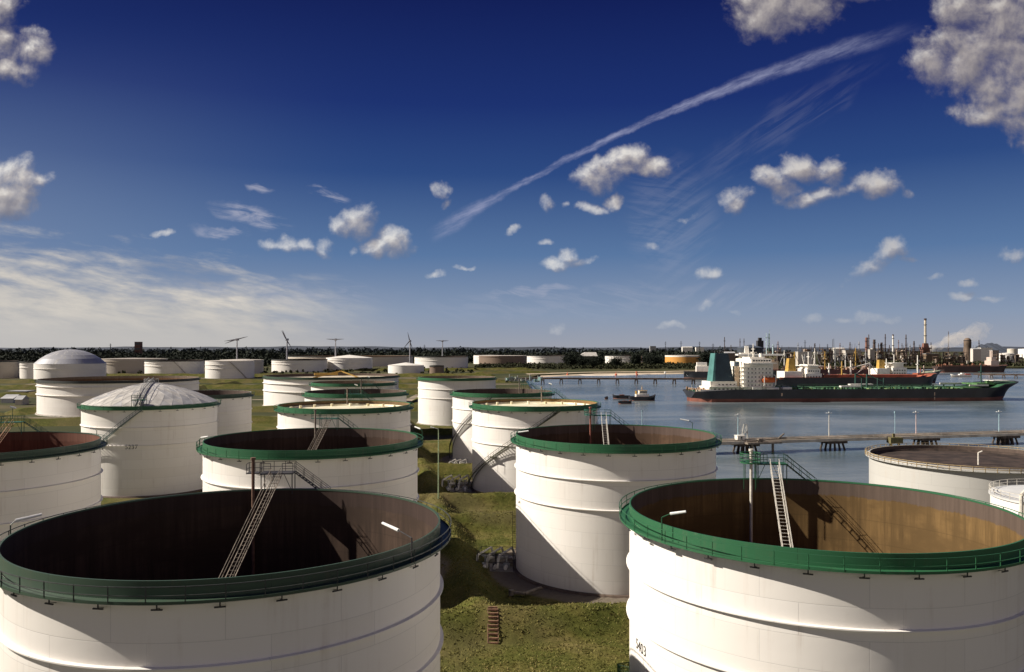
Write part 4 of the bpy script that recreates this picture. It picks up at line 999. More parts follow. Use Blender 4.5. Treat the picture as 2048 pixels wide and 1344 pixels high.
# navigation poles in the water
for (px, Yp, hh, lab) in ((1284, 420, 9, 'thin marker pole in the water behind the centre tank'), (1790, 400, 10, 'thin pale blue marker pole beyond the near jetty')):
    b = MB(); b.bar((0, 0, -6), (0, 0, hh-3), 0.16, 6); b.cbox((0, 0, hh-2.7), (0.6, 0.6, 0.8)); o = b.build('marker_pole', BLUEP, None, (X_at(px, Yp), Yp, 0)); tag(o, lab, 'marker pole')
x, y = on_jetty(1773, -5); b = MB(); b.cbox((0, 0, 0.6), (5, 4, 2.4)); b.bar((-1.6, 0, 0), (-1.8, 0, -6), .5, 8); b.bar((1.6, 0, 0), (1.8, 0, -6), .5, 8); b.cbox((-.5, 0, 2.6), (.8, .8, 1.4))
o = b.build('mooring_dolphin', mat('dolphin_brown', (0.14, 0.12, 0.05), 0.8), None, (x, y, 0)); tag(o, 'brown mooring dolphin against the near side of the jetty', 'dolphin')

def jetty_far(label, px0, Y0, px1, Y1, zd, n, w=5):
    P0 = (X_at(px0, Y0), Y0); P1 = (X_at(px1, Y1), Y1); ang = math.atan2(P1[1]-P0[1], P1[0]-P0[0]); L = math.hypot(P1[0]-P0[0], P1[1]-P0[1])
    r = thing('trestle_jetty', label, 'jetty', (P0[0], P0[1], 0), ang)
    b = MB(); b.box(0, L, -w/2, w/2, zd-1.0, zd); b.bar((0, -w/2+.8, zd+.5), (L, -w/2+.8, zd+.5), .45, 6); b.bar((0, w/2-.8, zd+.5), (L, w/2-.8, zd+.5), .45, 6); b.build('deck', mat('brown_dark_trestle', (0.12, 0.085, 0.065), 0.8, 0.3, 0.1), r)
    for k in range(n):
        x = L*(k+.5)/n; b = MB(); b.box(x-1.6, x+1.6, -w/2, w/2, zd-2.0, zd-1.0)
        for dx in (-1.2, 1.2): b.bar((x+dx, -w/2+.5, zd-1.5), (x+dx*1.6, -w/2, -6), .5, 6); b.bar((x+dx, w/2-.5, zd-1.5), (x+dx*1.6, w/2, -6), .5, 6)
        b.build('pile_bent', PILE, r)
jetty_far('dark pipeline trestle on piles behind the tug, left of the tanker stern', 1030, 960, 1600, 930, 3.2, 15)
jetty_far('low brown mooring walkway on the water at the far right beyond the tanker bow', 1947, 1150, 2200, 1080, 2.0, 10, 4)
for (px, Y_, c_, lab) in ((1273, 945, PINKC, 'signal post with an orange head on the far trestle behind the tug'), (1330, 945, SHIPW, 'signal post with a white head on the far trestle left of the tanker')):
    r = thing('signal_post', lab, 'signal post', (X_at(px, Y_), Y_-1, 3.2), 0, 'signal posts on the far trestle'); b = MB(); b.bar((0, 0, 0), (0, 0, 6), .28, 6); b.build('post', DSTEEL, r); b = MB(); b.lathe([(0, 6), (1.1, 6.2), (1.1, 8.0), (0, 8.4)], 10); b.build('head', c_, r)

# ------------------------------------------------------------------ ships
def hull(root, L, B, fb, draft_red, mats, sheer_bow=4.0, sheer_stern=0.0, flare=0.25, bow_len=0.09, stern_len=0.08, n=48, deckmat=None, raised_bow=None):
    """lofted hull: x from stern 0 to bow L, z=0 at the waterline; upper side, boot top and deck are separate parts"""
    st = []
    for k in range(n+1):
        t = k/n; x = L*t
        wl = 1.0; dk = 1.0
        if t > 1-bow_len*1.6: q = (t-(1-bow_len*1.6))/(bow_len*1.6); wl = max(0.0, 1-q**2.0*1.02)
        if t > 1-bow_len: q = (t-(1-bow_len))/bow_len; dk = sqrt(max(0.0, 1-q**2.4))
        if t < stern_len: q = 1-t/stern_len; wl = 1-0.72*q**1.6; dk = 1-0.16*q**2.2
        zs = fb
        if raised_bow and t > 1-raised_bow[0]: zs = fb+raised_bow[1]*min(1, (t-(1-raised_bow[0]))/0.018)
        zs += sheer_bow*max(0, (t-0.8)/0.2)**2 + sheer_stern*max(0, (0.12-t)/0.12)
        rake = 0
        if t > 1-bow_len*1.6: rake = ((t-(1-bow_len*1.6))/(bow_len*1.6))*L*0.022
        st.append((x, rake, wl*B/2, dk*B/2, zs))
    up = MB(); lo = MB(); dk_ = MB()
    for sgn in (-1, 1):
        iu = len(up.v); il = len(lo.v)
        for (x, rk, wl, dk, zs) in st:
            mid = wl+(dk-wl)*0.35
            up.v += [(x, sgn*wl, draft_red), (x+rk*.6, sgn*mid, draft_red+(zs-draft_red)*.6), (x+rk*1.4, sgn*dk, zs), (x+rk*1.4, sgn*dk, zs+0.9), (x+rk*1.4, sgn*max(0, dk-.3), zs+0.9), (x+rk*1.4, sgn*max(0, dk-.3), zs-.1)]
            lo.v += [(x, sgn*wl, draft_red), (x-rk*.5, sgn*wl*0.99, -2.5)]
        for k in range(n):
            for j in range(5):
                q = (iu+k*6+j, iu+(k+1)*6+j, iu+(k+1)*6+j+1, iu+k*6+j+1); up.face(q if sgn < 0 else q[::-1], 0, smooth=j < 2)
            q = (il+k*2+1, il+(k+1)*2+1, il+(k+1)*2, il+k*2); lo.face(q if sgn < 0 else q[::-1])
    # transom
    x, rk, wl, dk, zs = st[0]
    i = up.addv([(x, -wl, draft_red), (x, wl, draft_red), (x, dk, zs+.9), (x, -dk, zs+.9)]); up.face((i, i+3, i+2, i+1))
    i = lo.addv([(x, -wl, draft_red), (x, wl, draft_red), (x, wl, -2.5), (x, -wl, -2.5)]); lo.face((i, i+1, i+2, i+3))
    for k in range(n):
        a, b_ = st[k], st[k+1]
        i = dk_.addv([(a[0]+a[1]*1.4, -a[3], a[4]), (b_[0]+b_[1]*1.4, -b_[3], b_[4]), (b_[0]+b_[1]*1.4, b_[3], b_[4]), (a[0]+a[1]*1.4, a[3], a[4])]); dk_.face((i, i+1, i+2, i+3))
    up.build('hull', mats[0], root); lo.build('boot_top', mats[1], root); dk_.build('deck', deckmat or mats[2], root)

def windows(root, parent, x0, x1, y, zs, n, w=0.9, h=0.9, m=None):
    for z in zs:
        for k in range(n):
            x = x0+(x1-x0)*(k+.5)/n; b = MB(); b.box(x-w/2, x+w/2, y-0.06, y+0.05, z, z+h); b.build('window', m or GLASS, parent)

def ship(name, label, cat, px0, Y0, px1, Y1, group=None):
    P0 = (X_at(px0, Y0), Y0); P1 = (X_at(px1, Y1), Y1); ang = math.atan2(P1[1]-P0[1], P1[0]-P0[0]); L = math.hypot(P1[0]-P0[0], P1[1]-P0[1])
    return thing(name, label, cat, (P0[0], P0[1], WATER_Z), ang, group), L
GS = 'ships moored in the harbour'

# -- the big black tanker (about 265 m)
r, L = ship('oil_tanker', 'long black oil tanker with dark teal funnel, white accommodation block and green deck', 'tanker', 1378, 646, 2018, 668, GS); B = 40
hull(r, L-4, B, 8.8, 2.6, (BLACKP, RED), 3.2, -1.6, n=90, deckmat=DECKG, raised_bow=(0.085, 2.2), stern_len=0.05)
fy0, fy1 = -9, 5
b = MB(); b.taper(16, 33, fy0, fy1, 15.5, 18.5, 29.0, fy0+1.5, fy1-1.5, 37.5); b.mi[2] = 1; fn = b.build('funnel', [TEAL, NAVY], r)
b = MB(); b.taper(15.9, 18.0, fy0-.12, fy0+.3, 15.6, 18.4, 19.3, fy0+1.38, fy0+1.8, 37.4); b.build('funnel_edge', TEAL, fn)
b = MB(); 
for k in range(4): b.bar((20+k*2.2, -3, 37), (20+k*2.2, -3, 39.2), .55, 8)
b.build('exhaust_pipe', DSTEEL, fn)
b = MB(); b.box(12, 36, -13, 12, 8, 11.4); b.box(13.5, 34.5, -11.5, 10, 11.4, 15.5); eh = b.build('engine_casing', SHIPW, r)
windows(r, eh, 19, 34, -11.5, (12.7,), 5, 1.2, .9); windows(r, eh, 15, 35, -13, (8.9,), 6, 1.6, 1.3)
b = MB()
for y in (-13, ): 
    for k in range(9): b.box(12+k*3-.12, 12+k*3+.12, y-1.9, y-1.7, 8, 11.4)
    b.box(12, 36.5, y-2, y-.02, 11.4, 11.7); b.box(13, 34, -12.9, -11.6, 15.5, 15.7)
b.build('boat_deck', SHIPW, eh)
ac = MB(); ac.box(38.5, 62, -15, 15, 8, 30.0); ac.box(37.5, 38.5, -12, 12, 8, 31); acc = ac.build('accommodation_block', SHIPW, r)
b = MB()
for k in range(6): b.box(36.8, 62.6, -16.2, 16.2, 11.3+3.1*k, 11.5+3.1*k)
b.build('deck_edge', SHIPW, acc)
windows(r, acc, 41, 61, -15.02, (12.4, 15.6, 18.7, 21.9, 25.0), 7, .85, .9)
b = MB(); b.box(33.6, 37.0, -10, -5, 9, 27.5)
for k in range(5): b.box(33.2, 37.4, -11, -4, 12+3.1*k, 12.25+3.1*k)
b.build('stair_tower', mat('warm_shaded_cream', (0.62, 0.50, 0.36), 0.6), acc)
b = MB(); b.box(44, 60, -17, 17, 30.0, 33.2); b.box(46, 58, -8, 8, 33.2, 34.6); b.box(40, 62.5, -22, 22, 29.7, 30.05); wh = b.build('wheelhouse', SHIPW, r)
windows(r, wh, 45, 59.5, -17.0, (31.2,), 7, 1.5, 1.1)
b = MB(); b.bar((52, 0, 34.5), (52, 0, 45.0), .5, 8, .25); b.box(50.5, 54, -2.6, 2.6, 38.0, 38.4); b.box(51.6, 52.4, -3.5, 3.5, 40.6, 40.9); b.bar((49, 2, 34.5), (49, 2, 41), .2, 6); b.build('radar_mast', SHIPW, wh)
b = MB(); b.lathe([(0, 34.4), (1.5, 34.4), (1.7, 36.2), (1.0, 37.4), (0, 37.8)], 12, c=(57, -3)); b.build('radome', SHIPW, wh)
b = MB(); b.taper(53, 63, -18.6, -15.6, 15.0, 52.4, 64.0, -18.8, -15.4, 17.2); b.taper(52.4, 64.0, -18.8, -15.4, 17.2, 54, 62, -18, -16, 18.8); lb = b.build('lifeboat', ORNG, r)
b = MB(); b.poly([(53.5, -15.5, 11), (53.5, -19.2, 13.5), (53.5, -19.2, 20), (53.5, -16, 21)], .35); b.poly([(62.5, -15.5, 11), (62.5, -19.2, 13.5), (62.5, -19.2, 20), (62.5, -16, 21)], .35); b.build('davit', SHIPW, lb)
b = MB(); b.box(45, 52, -17.5, -13, 8, 11.4); b.box(56, 66, -17.5, -12, 8, 11.0); b.box(69, 76, -17.8, -12, 8, 11.2); b.build('deck_house', SHIPW, r)
b = MB(); rr_ = random.Random(4)
for k in range(26): b.cbox((rr_.uniform(1, 14), rr_.uniform(-15, 12), 8.0+rr_.uniform(.2, 1.6)), (rr_.uniform(.6, 2.4), rr_.uniform(.6, 2.2), rr_.uniform(.6, 2.6)), rr_.random())
b.build('mooring_winch', mat('brown_cream_winch', (0.42, 0.28, 0.18), 0.7, 0.5, 0.3, col2=(0.10, 0.06, 0.05)), r)
b = MB()
for k in range(8): b.bar((1.0+k*1.8, -17+0*k, 8), (1.0+k*1.8, -17, 9.6), .28, 6)
b.bar((2, -3, 8), (1.2, -3, 12.5), .2); b.build('bollard', SHIPW, r)
# deck gear
b = MB()
for y in (-4.5, -3, -1.5, 0, 1.5, 3): b.bar((64, y, 10.6), (L-32, y, 10.6), .38, 6)
for k in range(24): b.box(66+k*(L-104)/24, 66.5+k*(L-104)/24, -5.2, 4, 8.6, 10.3)
for x in (96, 139, 182, 214): b.bar((x, -17, 10.2), (x, 17, 10.2), .4, 6)
b.build('deck_pipeline', mat('green_grey_pipes', (0.07, 0.15, 0.08), 0.6, 0.5, 0.2, col2=(0.02, 0.055, 0.035)), r)
b = MB(); b.box(64, L-34, -.8, .8, 12.0, 12.25)
for k in range(18): b.box(66+k*(L-104)/18, 66.4+k*(L-104)/18, -.7, .7, 8.6, 12)
for zz in (13.2,): b.box(64, L-34, -.85, -.75, zz, zz+.12)
b.build('catwalk', DECKG, r)
for k in range(60): b = MB(); b.cbox((rr_.uniform(66, L-30), rr_.uniform(-17, 14), 9.0+rr_.uniform(.1, 1.0)), (rr_.uniform(.8, 3.0), rr_.uniform(.8, 2.2), rr_.uniform(.5, 1.8)), rr_.random()*3); b.build('hatch', mat('olive_green_hatch', (0.15, 0.21, 0.08), 0.6, 0.5, 0.2, col2=(0.03, 0.08, 0.035)), r)
b = MB()
for k in range(14): b.bar((L-120+k*.01, -19.3, 0), (L-120, -19.3, 0), .01)
b = MB()
for (x, y) in ((141, -9), (141, 9)):
    b2 = MB(); b2.bar((x, y, 8.5), (x, y, 21), .8, 8, .6); b2.bar((x, y, 20.5), (x+11, y-3 if y < 0 else y, 15.5), .45, 6); b2.bar((x, y, 21), (x+6, y-1.5 if y < 0 else y, 18.2), .2); b2.build('hose_crane', mat('dark_crane_green', (0.02, 0.065, 0.05), 0.6), r)
for x in (134, 147, 152): b2 = MB(); b2.bar((x, -14, 8.5), (x, -14, 18.0), .4, 6); b2.build('kingpost', MATS['dark_crane_green'], r)
b = MB(); b.box(118, 135, -13, -9.5, 10.8, 11.9); b.box(128, 147, -8, -4, 12.2, 13.1); b.build('manifold_tray', SHIPW, r)
b = MB(); b.box(L-34, L-18, -10, 10, 12.2, 13.4); b.box(L-50, L-34, -16, 16, 8.9, 10.4); b.cbox((L-22, -6, 14), (4, 3, 2.4)); b.cbox((L-14, 3, 14.5), (4, 3, 2)); b.build('forecastle_gear', mat('green_winch', (0.08, 0.17, 0.06), 0.6, 0.4, 0.3), r)
b = MB(); b.bar((L-24, 0, 12), (L-24, 0, 28.5), .55, 8, .35); b.box(L-25.5, L-22.5, -1.8, 1.8, 22, 22.4); b.build('foremast', MATS['dark_crane_green'], r)
for q in ((L-44, L-28, -15.2, -14.6, 11.4, 12.6), (L-18, L-4, -6.5, 6.5, 15.1, 15.5), (L-50, L-29, 14, 15, 11.5, 13.0)): b = MB(); b.box(*q); b.build('bulwark', SHIPW, r)
# draught marks and company stripe on the side
b = MB()
for (x, z0, z1) in ((L-76, 1.2, 3.4), (L-76, 4.4, 7.0)): b.box(x-.35, x+.35, -B/2-.08, -B/2-.02, z0, z1)
b.box(66.5, 67.6, -B/2-.08, -B/2-.02, 4.6, 6.8)
b.build('draught_mark', mat('pale_orange_mark', (0.62, 0.42, 0.28), 0.6), r)
b = MB(); b.box(3, 74, -B/2+1.0, -B/2+1.15, 8.4, 9.6); b.build('deck_coaming', SHIPW, r)

# -- orange-decked tanker behind it
r, L = ship('oil_tanker', 'black tanker with orange-red deck and yellow funnel moored behind the long tanker', 'tanker', 1545, 800, 1868, 812, GS)
hull(r, L-3, 27, 12.0, 2.0, (BLACKP, RED), 2.5, 0, n=60, deckmat=DECKO, raised_bow=(0.07, 2.0))
b = MB(); b.box(2, 62, -12.8, -12.4, 11.5, 13.3); b.box(62, L-22, -12.9, -12.6, 12.0, 13.6); b.build('deck_coaming', DECKO, r)
b = MB(); b.box(48, L-22, -7, 8, 12.0, 15.5); b.build('trunk_deck', DECKO, r)
b = MB(); b.taper(14, 22, -4, 4, 19.0, 15.5, 20.5, -3, 3, 31.5); fn = b.build('funnel', YELLOW, r)
b = MB(); b.box(8, 26, -10, 9, 12, 19.0); b.build('engine_casing', SHIPW, r)
b = MB(); b.box(28, 44, -12, 12, 12, 17); b.box(30, 43, -11, 11, 17, 21.5); b.box(31, 42, -9, 9, 21.5, 25.5); acc = b.build('accommodation_block', SHIPW, r)
windows(r, acc, 29, 43, -12.02, (13.2,), 5, 1.1, 1.3); windows(r, acc, 31, 42, -11.02, (18.6,), 5, 1.1, 1.3)
b = MB(); b.box(29, 44.5, -14, 14, 24.0, 24.5); b.bar((36, 0, 25), (36, 0, 38), .5, 6); b.bar((33, 3, 25), (31, 3, 35), .4, 6); b.bar((40, -3, 25), (40, -3, 32), .3); b.cbox((36, 0, 33), (1, 6, .6)); b.build('signal_mast', SHIPW, r)
for (x, hh, m_) in ((54, 24, SHIPW), (67, 27, YELLOW), (76, 27, SHIPW), (95, 24, SHIPW)):
    b = MB(); b.bar((x, -6, 12), (x, -6, 12+hh*.62), .85, 8, .55); b.cbox((x, -6, 12+hh*.4), (2.6, 2.6, .6)); b.build('kingpost', m_, r)
b = MB(); b.bar((76, -6, 22), (95, -6, 27), .4, 6); b.bar((78, -6, 14), (95, -6, 26.5), .35, 6); b.bar((95, -6, 27), (104, -6, 15), .3, 6); b.build('derrick', SHIPW, r)
b = MB()
for y in (-3, -1, 1, 3): b.bar((48, y, 13.4), (L-24, y, 13.4), .35, 6)
for k in range(30): b.cbox((rr_.uniform(48, L-24), rr_.uniform(-10, 8), 12.4+rr_.random()*.6), (rr_.uniform(.6, 2.4), rr_.uniform(.6, 2), rr_.uniform(.8, 2.0)), rr_.random())
b.build('deck_pipeline', DECKO, r)
b = MB(); b.cbox((L-16, 0, 16), (7, 9, 1.6)); b.bar((L-14, 0, 15), (L-14, 0, 22), .4, 6); b.build('forecastle_gear', DECKO, r)

# -- tanker farther back with yellow-topped funnel
r, L = ship('oil_tanker', 'dark tanker with pale green-grey deck, white house and yellow funnel, third row back', 'tanker', 1590, 960, 1876, 985, GS)
hull(r, L-3, 26, 9.5, 1.6, (BLACKP, RED), 3.0, 0, n=60, deckmat=mat('grey_green_deck', (0.26, 0.29, 0.20), 0.7, 0.4, 0.1), raised_bow=(0.08, 2.2))
x0 = L*0.555
b = MB(); b.box(x0-3, x0+13, -9, 9, 9, 17.5); b.box(x0+16, x0+34, -10, 10, 9, 18.5); b.box(x0+18, x0+31, -8, 8, 18.5, 23.5); acc = b.build('accommodation_block', SHIPW, r)
windows(r, acc, x0+17, x0+33, -10.02, (11, 14.5), 5, 1.4, 1.4)
b = MB(); b.taper(x0+3, x0+11, -3, 3, 17.5, x0+3.6, x0+10.2, -2.6, 2.6, 27.5); fn = b.build('funnel', YELLOW, r)
b = MB(); b.bar((x0+24, 0, 23.5), (x0+24, 0, 34), .5, 6); b.box(x0+14, x0+33, -12, 12, 23.4, 24); b.build('signal_mast', SHIPW, r)
for (x, hh) in ((L-70, 20), (L-30, 24), (L-22, 12), (L-8, 8)):
    b = MB(); b.bar((x, -5, 9), (x, -5, 9+hh), 1.0, 8, .5); b.cbox((x, -5, 9+hh*.55), (3, 3, .7)); b.build('kingpost', SHIPW if hh > 12 else mat('pink_grey_post', (0.55, 0.42, 0.36), 0.6), r)
b = MB(); b.box(x0+36, L-34, -5, 4, 9.4, 11.0); b.box(L-44, L-22, -12.4, -12, 9.6, 11.4); b.build('deck_pipeline', SHIPW, r)
for k in range(30): b = MB(); b.cbox((rr_.uniform(8, L-30), rr_.uniform(-10, 8), 10+rr_.random()*.6), (rr_.uniform(1, 4), rr_.uniform(.6, 2), rr_.uniform(.8, 2.6)), rr_.random()); b.build('hatch', mat('mixed_brown_gear', (0.28, 0.20, 0.13), 0.7, 0.5, 0.2, col2=(0.06, 0.10, 0.06)), r)

# -- ship with wide white bridge just behind the funnel
r, L = ship('cargo_ship', 'black-hulled ship with tall white bridge and wings rising behind the tanker accommodation', 'ship', 1368, 1120, 1585, 1100, GS)
hull(r, L-3, 26, 9.0, 1.4, (BLACKP, RED), 2.5, 0, n=50, deckmat=DECKB)
b = MB(); b.box(16, 36, -9, 9, 9, 17.0); b.box(17, 30, -7, 7, 17, 22.0); b.build('aft_house', SHIPW, r)
b = MB(); b.box(72, 104, -11, 11, 9, 25.0); b.box(74, 92, -9, 9, 25, 35.0); b.box(70, 128, -15, 15, 31.5, 33.6); acc = b.build('accommodation_block', SHIPW, r)
windows(r, acc, 73, 103, -11.02, (12, 16, 20), 7, 1.3, 1.3)
b = MB(); b.taper(80, 86, -3, 3, 35, 80.8, 85.2, -2, 2, 44.5); b.build('funnel', SHIPW, r)
b = MB(); b.bar((109, 0, 33.6), (109, 0, 62), .6, 8, .35); b.cbox((109, 0, 50), (1.4, 7, .8)); b.cbox((109, 0, 56), (5, 1, .8)); b.bar((118, 4, 33.6), (118, 4, 46), .8, 6); b.bar((113, 0, 44), (113, 0, 66), .35); b.build('radar_mast', mat('pale_blue_mast', (0.42, 0.55, 0.56), 0.5), r)
for k in range(26): b = MB(); b.cbox((rr_.uniform(70, 130), rr_.uniform(-12, -2), 25+rr_.random()*7), (rr_.uniform(1, 4), rr_.uniform(.6, 3), rr_.uniform(.8, 3)), rr_.random()); b.build('deck_gear', mat('yellow_cream_gear', (0.62, 0.52, 0.28), 0.6, 0.4, 0.2), r)

# -- ship with many masts behind the orange deck
r, L = ship('cargo_ship', 'cargo ship with crowded white and yellow masts behind the orange-decked tanker', 'ship', 1500, 1240, 1760, 1230, GS)
hull(r, L-3, 25, 8.5, 1.4, (mat('maroon_hull', (0.10, 0.035, 0.035), 0.6, 0.3, 0.05), RED), 2.5, 0, n=50, deckmat=DECKB)
b = MB(); b.box(16, 40, -9, 9, 8.5, 22.0); b.box(18, 34, -8, 8, 22, 27); b.build('accommodation_block', mat('cream_house_paint', (0.66, 0.50, 0.34), 0.6), r)
for k in range(9):
    x = 50+k*15; hh = rr_.uniform(22, 34); b = MB(); b.bar((x, -4, 8.5), (x, -4, 8.5+hh), 1.1, 8, .5); b.bar((x, -4, 8.5+hh*.9), (x+9, -4, 14), .4); b.bar((x, -4, 8.5+hh*.9), (x-8, -4, 15), .35); b.cbox((x, -4, 8.5+hh*.8), (2, 6, .8)); b.build('kingpost', (SHIPW, YELLOW, STEEL)[k % 3], r)
for k in range(50): b = MB(); b.cbox((rr_.uniform(45, L-20), rr_.uniform(-10, 8), 9.5+rr_.random()*4), (rr_.uniform(1, 6), rr_.uniform(1, 4), rr_.uniform(1, 5)), rr_.random()); b.build('deck_cargo', mat('rust_and_grey_cargo', (0.30, 0.19, 0.13), 0.7, 0.6, 0.15, col2=(0.06, 0.06, 0.07)), r)

# -- brown ship at the far right
r, L = ship('cargo_ship', 'brown-decked ship with dark hull and cream house at the far right quay', 'ship', 1870, 1400, 2012, 1405, GS)
hull(r, L-3, 25, 9.5, 1.5, (mat('brown_black_hull', (0.055, 0.033, 0.028), 0.7, 0.3, 0.05), RED), 3.0, 0, n=50, deckmat=DECKB)
b = MB(); b.box(L-32, L-18, -9, 9, 9.5, 20); b.box(L-30, L-22, -7, 7, 20, 26); b.bar((L-26, 0, 26), (L-26, 0, 36), .7, 6); b.build('accommodation_block', mat('pinkish_cream_paint', (0.55, 0.44, 0.37), 0.6), r)
b = MB(); b.box(4, L-34, -12, -11.2, 9, 12.5)
for k in range(24): b.cbox((rr_.uniform(6, L-36), rr_.uniform(-9, 8), 11+rr_.random()*2), (rr_.uniform(1, 6), rr_.uniform(1, 4), rr_.uniform(1, 6)), rr_.random())
b.build('deck_gear', DECKB, r)

# -- white motor vessel
r, L = ship('motor_vessel', 'small white motor vessel with red aft deck in the open water right of the bows', 'boat', 1902, 1180, 1942, 1182, GS)
r.rotation_euler[2] += pi; r.location.x += cos(r.rotation_euler[2]+pi)*L; r.location.y += sin(r.rotation_euler[2]+pi)*L
hull(r, L, 7, 1.9, .5, (SHIPW, RED), 1.4, 0, n=30, deckmat=mat('pink_red_deck', (0.55, 0.22, 0.18), 0.6), bow_len=.25)
b = MB(); b.box(2, 9, -2.5, 2.5, 2, 4.6); b.build('aft_house', mat('red_cabin', (0.55, 0.16, 0.11), 0.6), r)
b = MB(); b.box(10, 18, -2.4, 2.4, 2, 4.2); b.box(11, 15, -2, 2, 4.2, 5.6); b.build('cabin', SHIPW, r)

# -- tug and its companions
def boat(name, label, px, py_w, Lm, head, white=True, big=True):
    Y = (H-WATER_Z)*F/(py_w-696); X = X_at(px, Y)
    r = thing(name, label, 'boat', (X-cos(head)*Lm/2, Y-sin(head)*Lm/2, WATER_Z), head, 'small boats beside the tanker')
    s_ = Lm/20.0
    hull(r, Lm, 8.0*s_, 2.3*s_, .4, (BLACKP, RED), 1.8*s_, 0, n=30, deckmat=DECKB, bow_len=.3, stern_len=.15)
    if big:
        b = MB(); b.box(5*s_, 15*s_, -2.9*s_, 2.9*s_, 2.3*s_, 5.0*s_); b.box(7.5*s_, 13.5*s_, -2.2*s_, 2.2*s_, 5.0*s_, 7.6*s_); hs = b.build('deck_house', SHIPW, r)
        b = MB(); b.box(8*s_, 13.6*s_, -2.25*s_, 2.25*s_, 6.1*s_, 7.1*s_); b.build('window_band', GLASS, hs)
        b = MB(); b.box(7.4*s_, 13.8*s_, -2.4*s_, 2.4*s_, 7.6*s_, 7.9*s_); b.bar((10*s_, 0, 7.9*s_), (10*s_, 0, 11.5*s_), .2, 6); b.box(9.6*s_, 10.4*s_, -1.5*s_, 1.5*s_, 9.4*s_, 9.7*s_); b.build('mast', mat('tug_tan_paint', (0.55, 0.38, 0.18), 0.6), r)
        b = MB(); b.bar((5.5*s_, -1.6*s_, 4.8*s_), (5.3*s_, -1.6*s_, 7.4*s_), .5*s_, 8); b.bar((5.5*s_, 1.6*s_, 4.8*s_), (5.3*s_, 1.6*s_, 7.4*s_), .5*s_, 8); b.build('funnel', YELLOW, r)
    else:
        b = MB(); b.box(Lm*.35, Lm*.62, -1.6*s_, 1.6*s_, 1.8*s_, 4.4*s_); b.box(Lm*.3, Lm*.66, -1.9*s_, 1.9*s_, 4.4*s_, 4.7*s_); b.bar((Lm*.45, 0, 4.4*s_), (Lm*.45, 0, 7*s_), .12); b.build('cabin', SHIPW if white else DECKB, r)
    return r
boat('tug', 'harbour tug with white wheelhouse and black hull off the tanker stern', 1284, 801, 20.5, 0.05)
boat('workboat', 'small brown workboat just left of the harbour tug', 1243, 797, 14, 3.0, False, False)
boat('motor_launch', 'small dark launch lying in front of the harbour tug', 1250, 807.5, 10, 0.1, False, False)
boat('motor_launch', 'tiny reddish launch near the spiral stair tank, leftmost of the small boats', 1213, 798, 6, 1.3, False, False)

# -- buoys
for (px, py_, m_, lab) in ((1475, 823, LAMPW, 'small white buoy on the water below the tanker stern'), (1832, 817.5, LAMPW, 'small white buoy on the water below the tanker bow, left one'), (1998, 815, LAMPW, 'small white buoy on the water near the right edge')):
    pass

# ------------------------------------------------------------------ beach, boom, far shore things
b = MB()
bp_ = [(40, 1170), (130, 1262), (262, 1304), (430, 1396), (640, 1540), (642, 1600), (425, 1452), (255, 1352), (120, 1312), (20, 1222)]
nn = 5
for k in range(4):
    a, c_ = bp_[k], bp_[k+1]; d_, e_ = bp_[9-k], bp_[8-k]; i = b.addv([(a[0], a[1], -3.1), (c_[0], c_[1], -3.1), (e_[0], e_[1], 0.4), (d_[0], d_[1], 0.4)]); b.face((i, i+1, i+2, i+3))
o = b.build('beach', SAND); tag(o, kind='structure')
b = MB()
pts = []
for k in range(41):
    t = k/40; px = 1112+t*188; pts.append((px, 749.5+1.8*sin(t*pi)-1.0*t))
for (a, c_) in zip(pts[:-1], pts[1:]):
    Ya = (H-WATER_Z)*F/(a[1]-696); Yc = (H-WATER_Z)*F/(c_[1]-696); wv = 14*sin(pi*min(1, max(0.02, (a[0]-1105)/195)))+2; wv2 = 14*sin(pi*min(1, max(0.02, (c_[0]-1105)/195)))+2
    b.v += [(X_at(a[0], Ya), Ya-wv, WATER_Z-.4), (X_at(c_[0], Yc), Yc-wv2, WATER_Z-.4), (X_at(c_[0], Yc), Yc, WATER_Z+1.1), (X_at(a[0], Ya), Ya, WATER_Z+1.1), (X_at(c_[0], Yc), Yc+wv2, WATER_Z-.4), (X_at(a[0], Ya), Ya+wv, WATER_Z-.4)]
    i = len(b.v)-6; b.face((i, i+1, i+2, i+3)); b.face((i+3, i+2, i+4, i+5))
o = b.build('sandbank', mat('bright_sand', (0.72, 0.62, 0.50), 0.9, 0.1, 0.05)); tag(o, kind='structure')
for (px, lab) in ((1135, 'orange buoy at the left end of the pale sandbank'), (1232, 'orange buoy in the middle of the pale sandbank'), (1274, 'orange buoy near the right end of the pale sandbank')):
    Y = 1235; b = MB(); b.lathe([(0, -.5), (2.0, 0), (1.7, 1.6), (0.4, 2.4), (0.25, 5.0), (0, 5.2)], 12); o = b.build('buoy', PINKC, None, (X_at(px, Y), Y, WATER_Z+.6)); tag(o, lab, 'buoy', 'orange buoys along the sandbank')

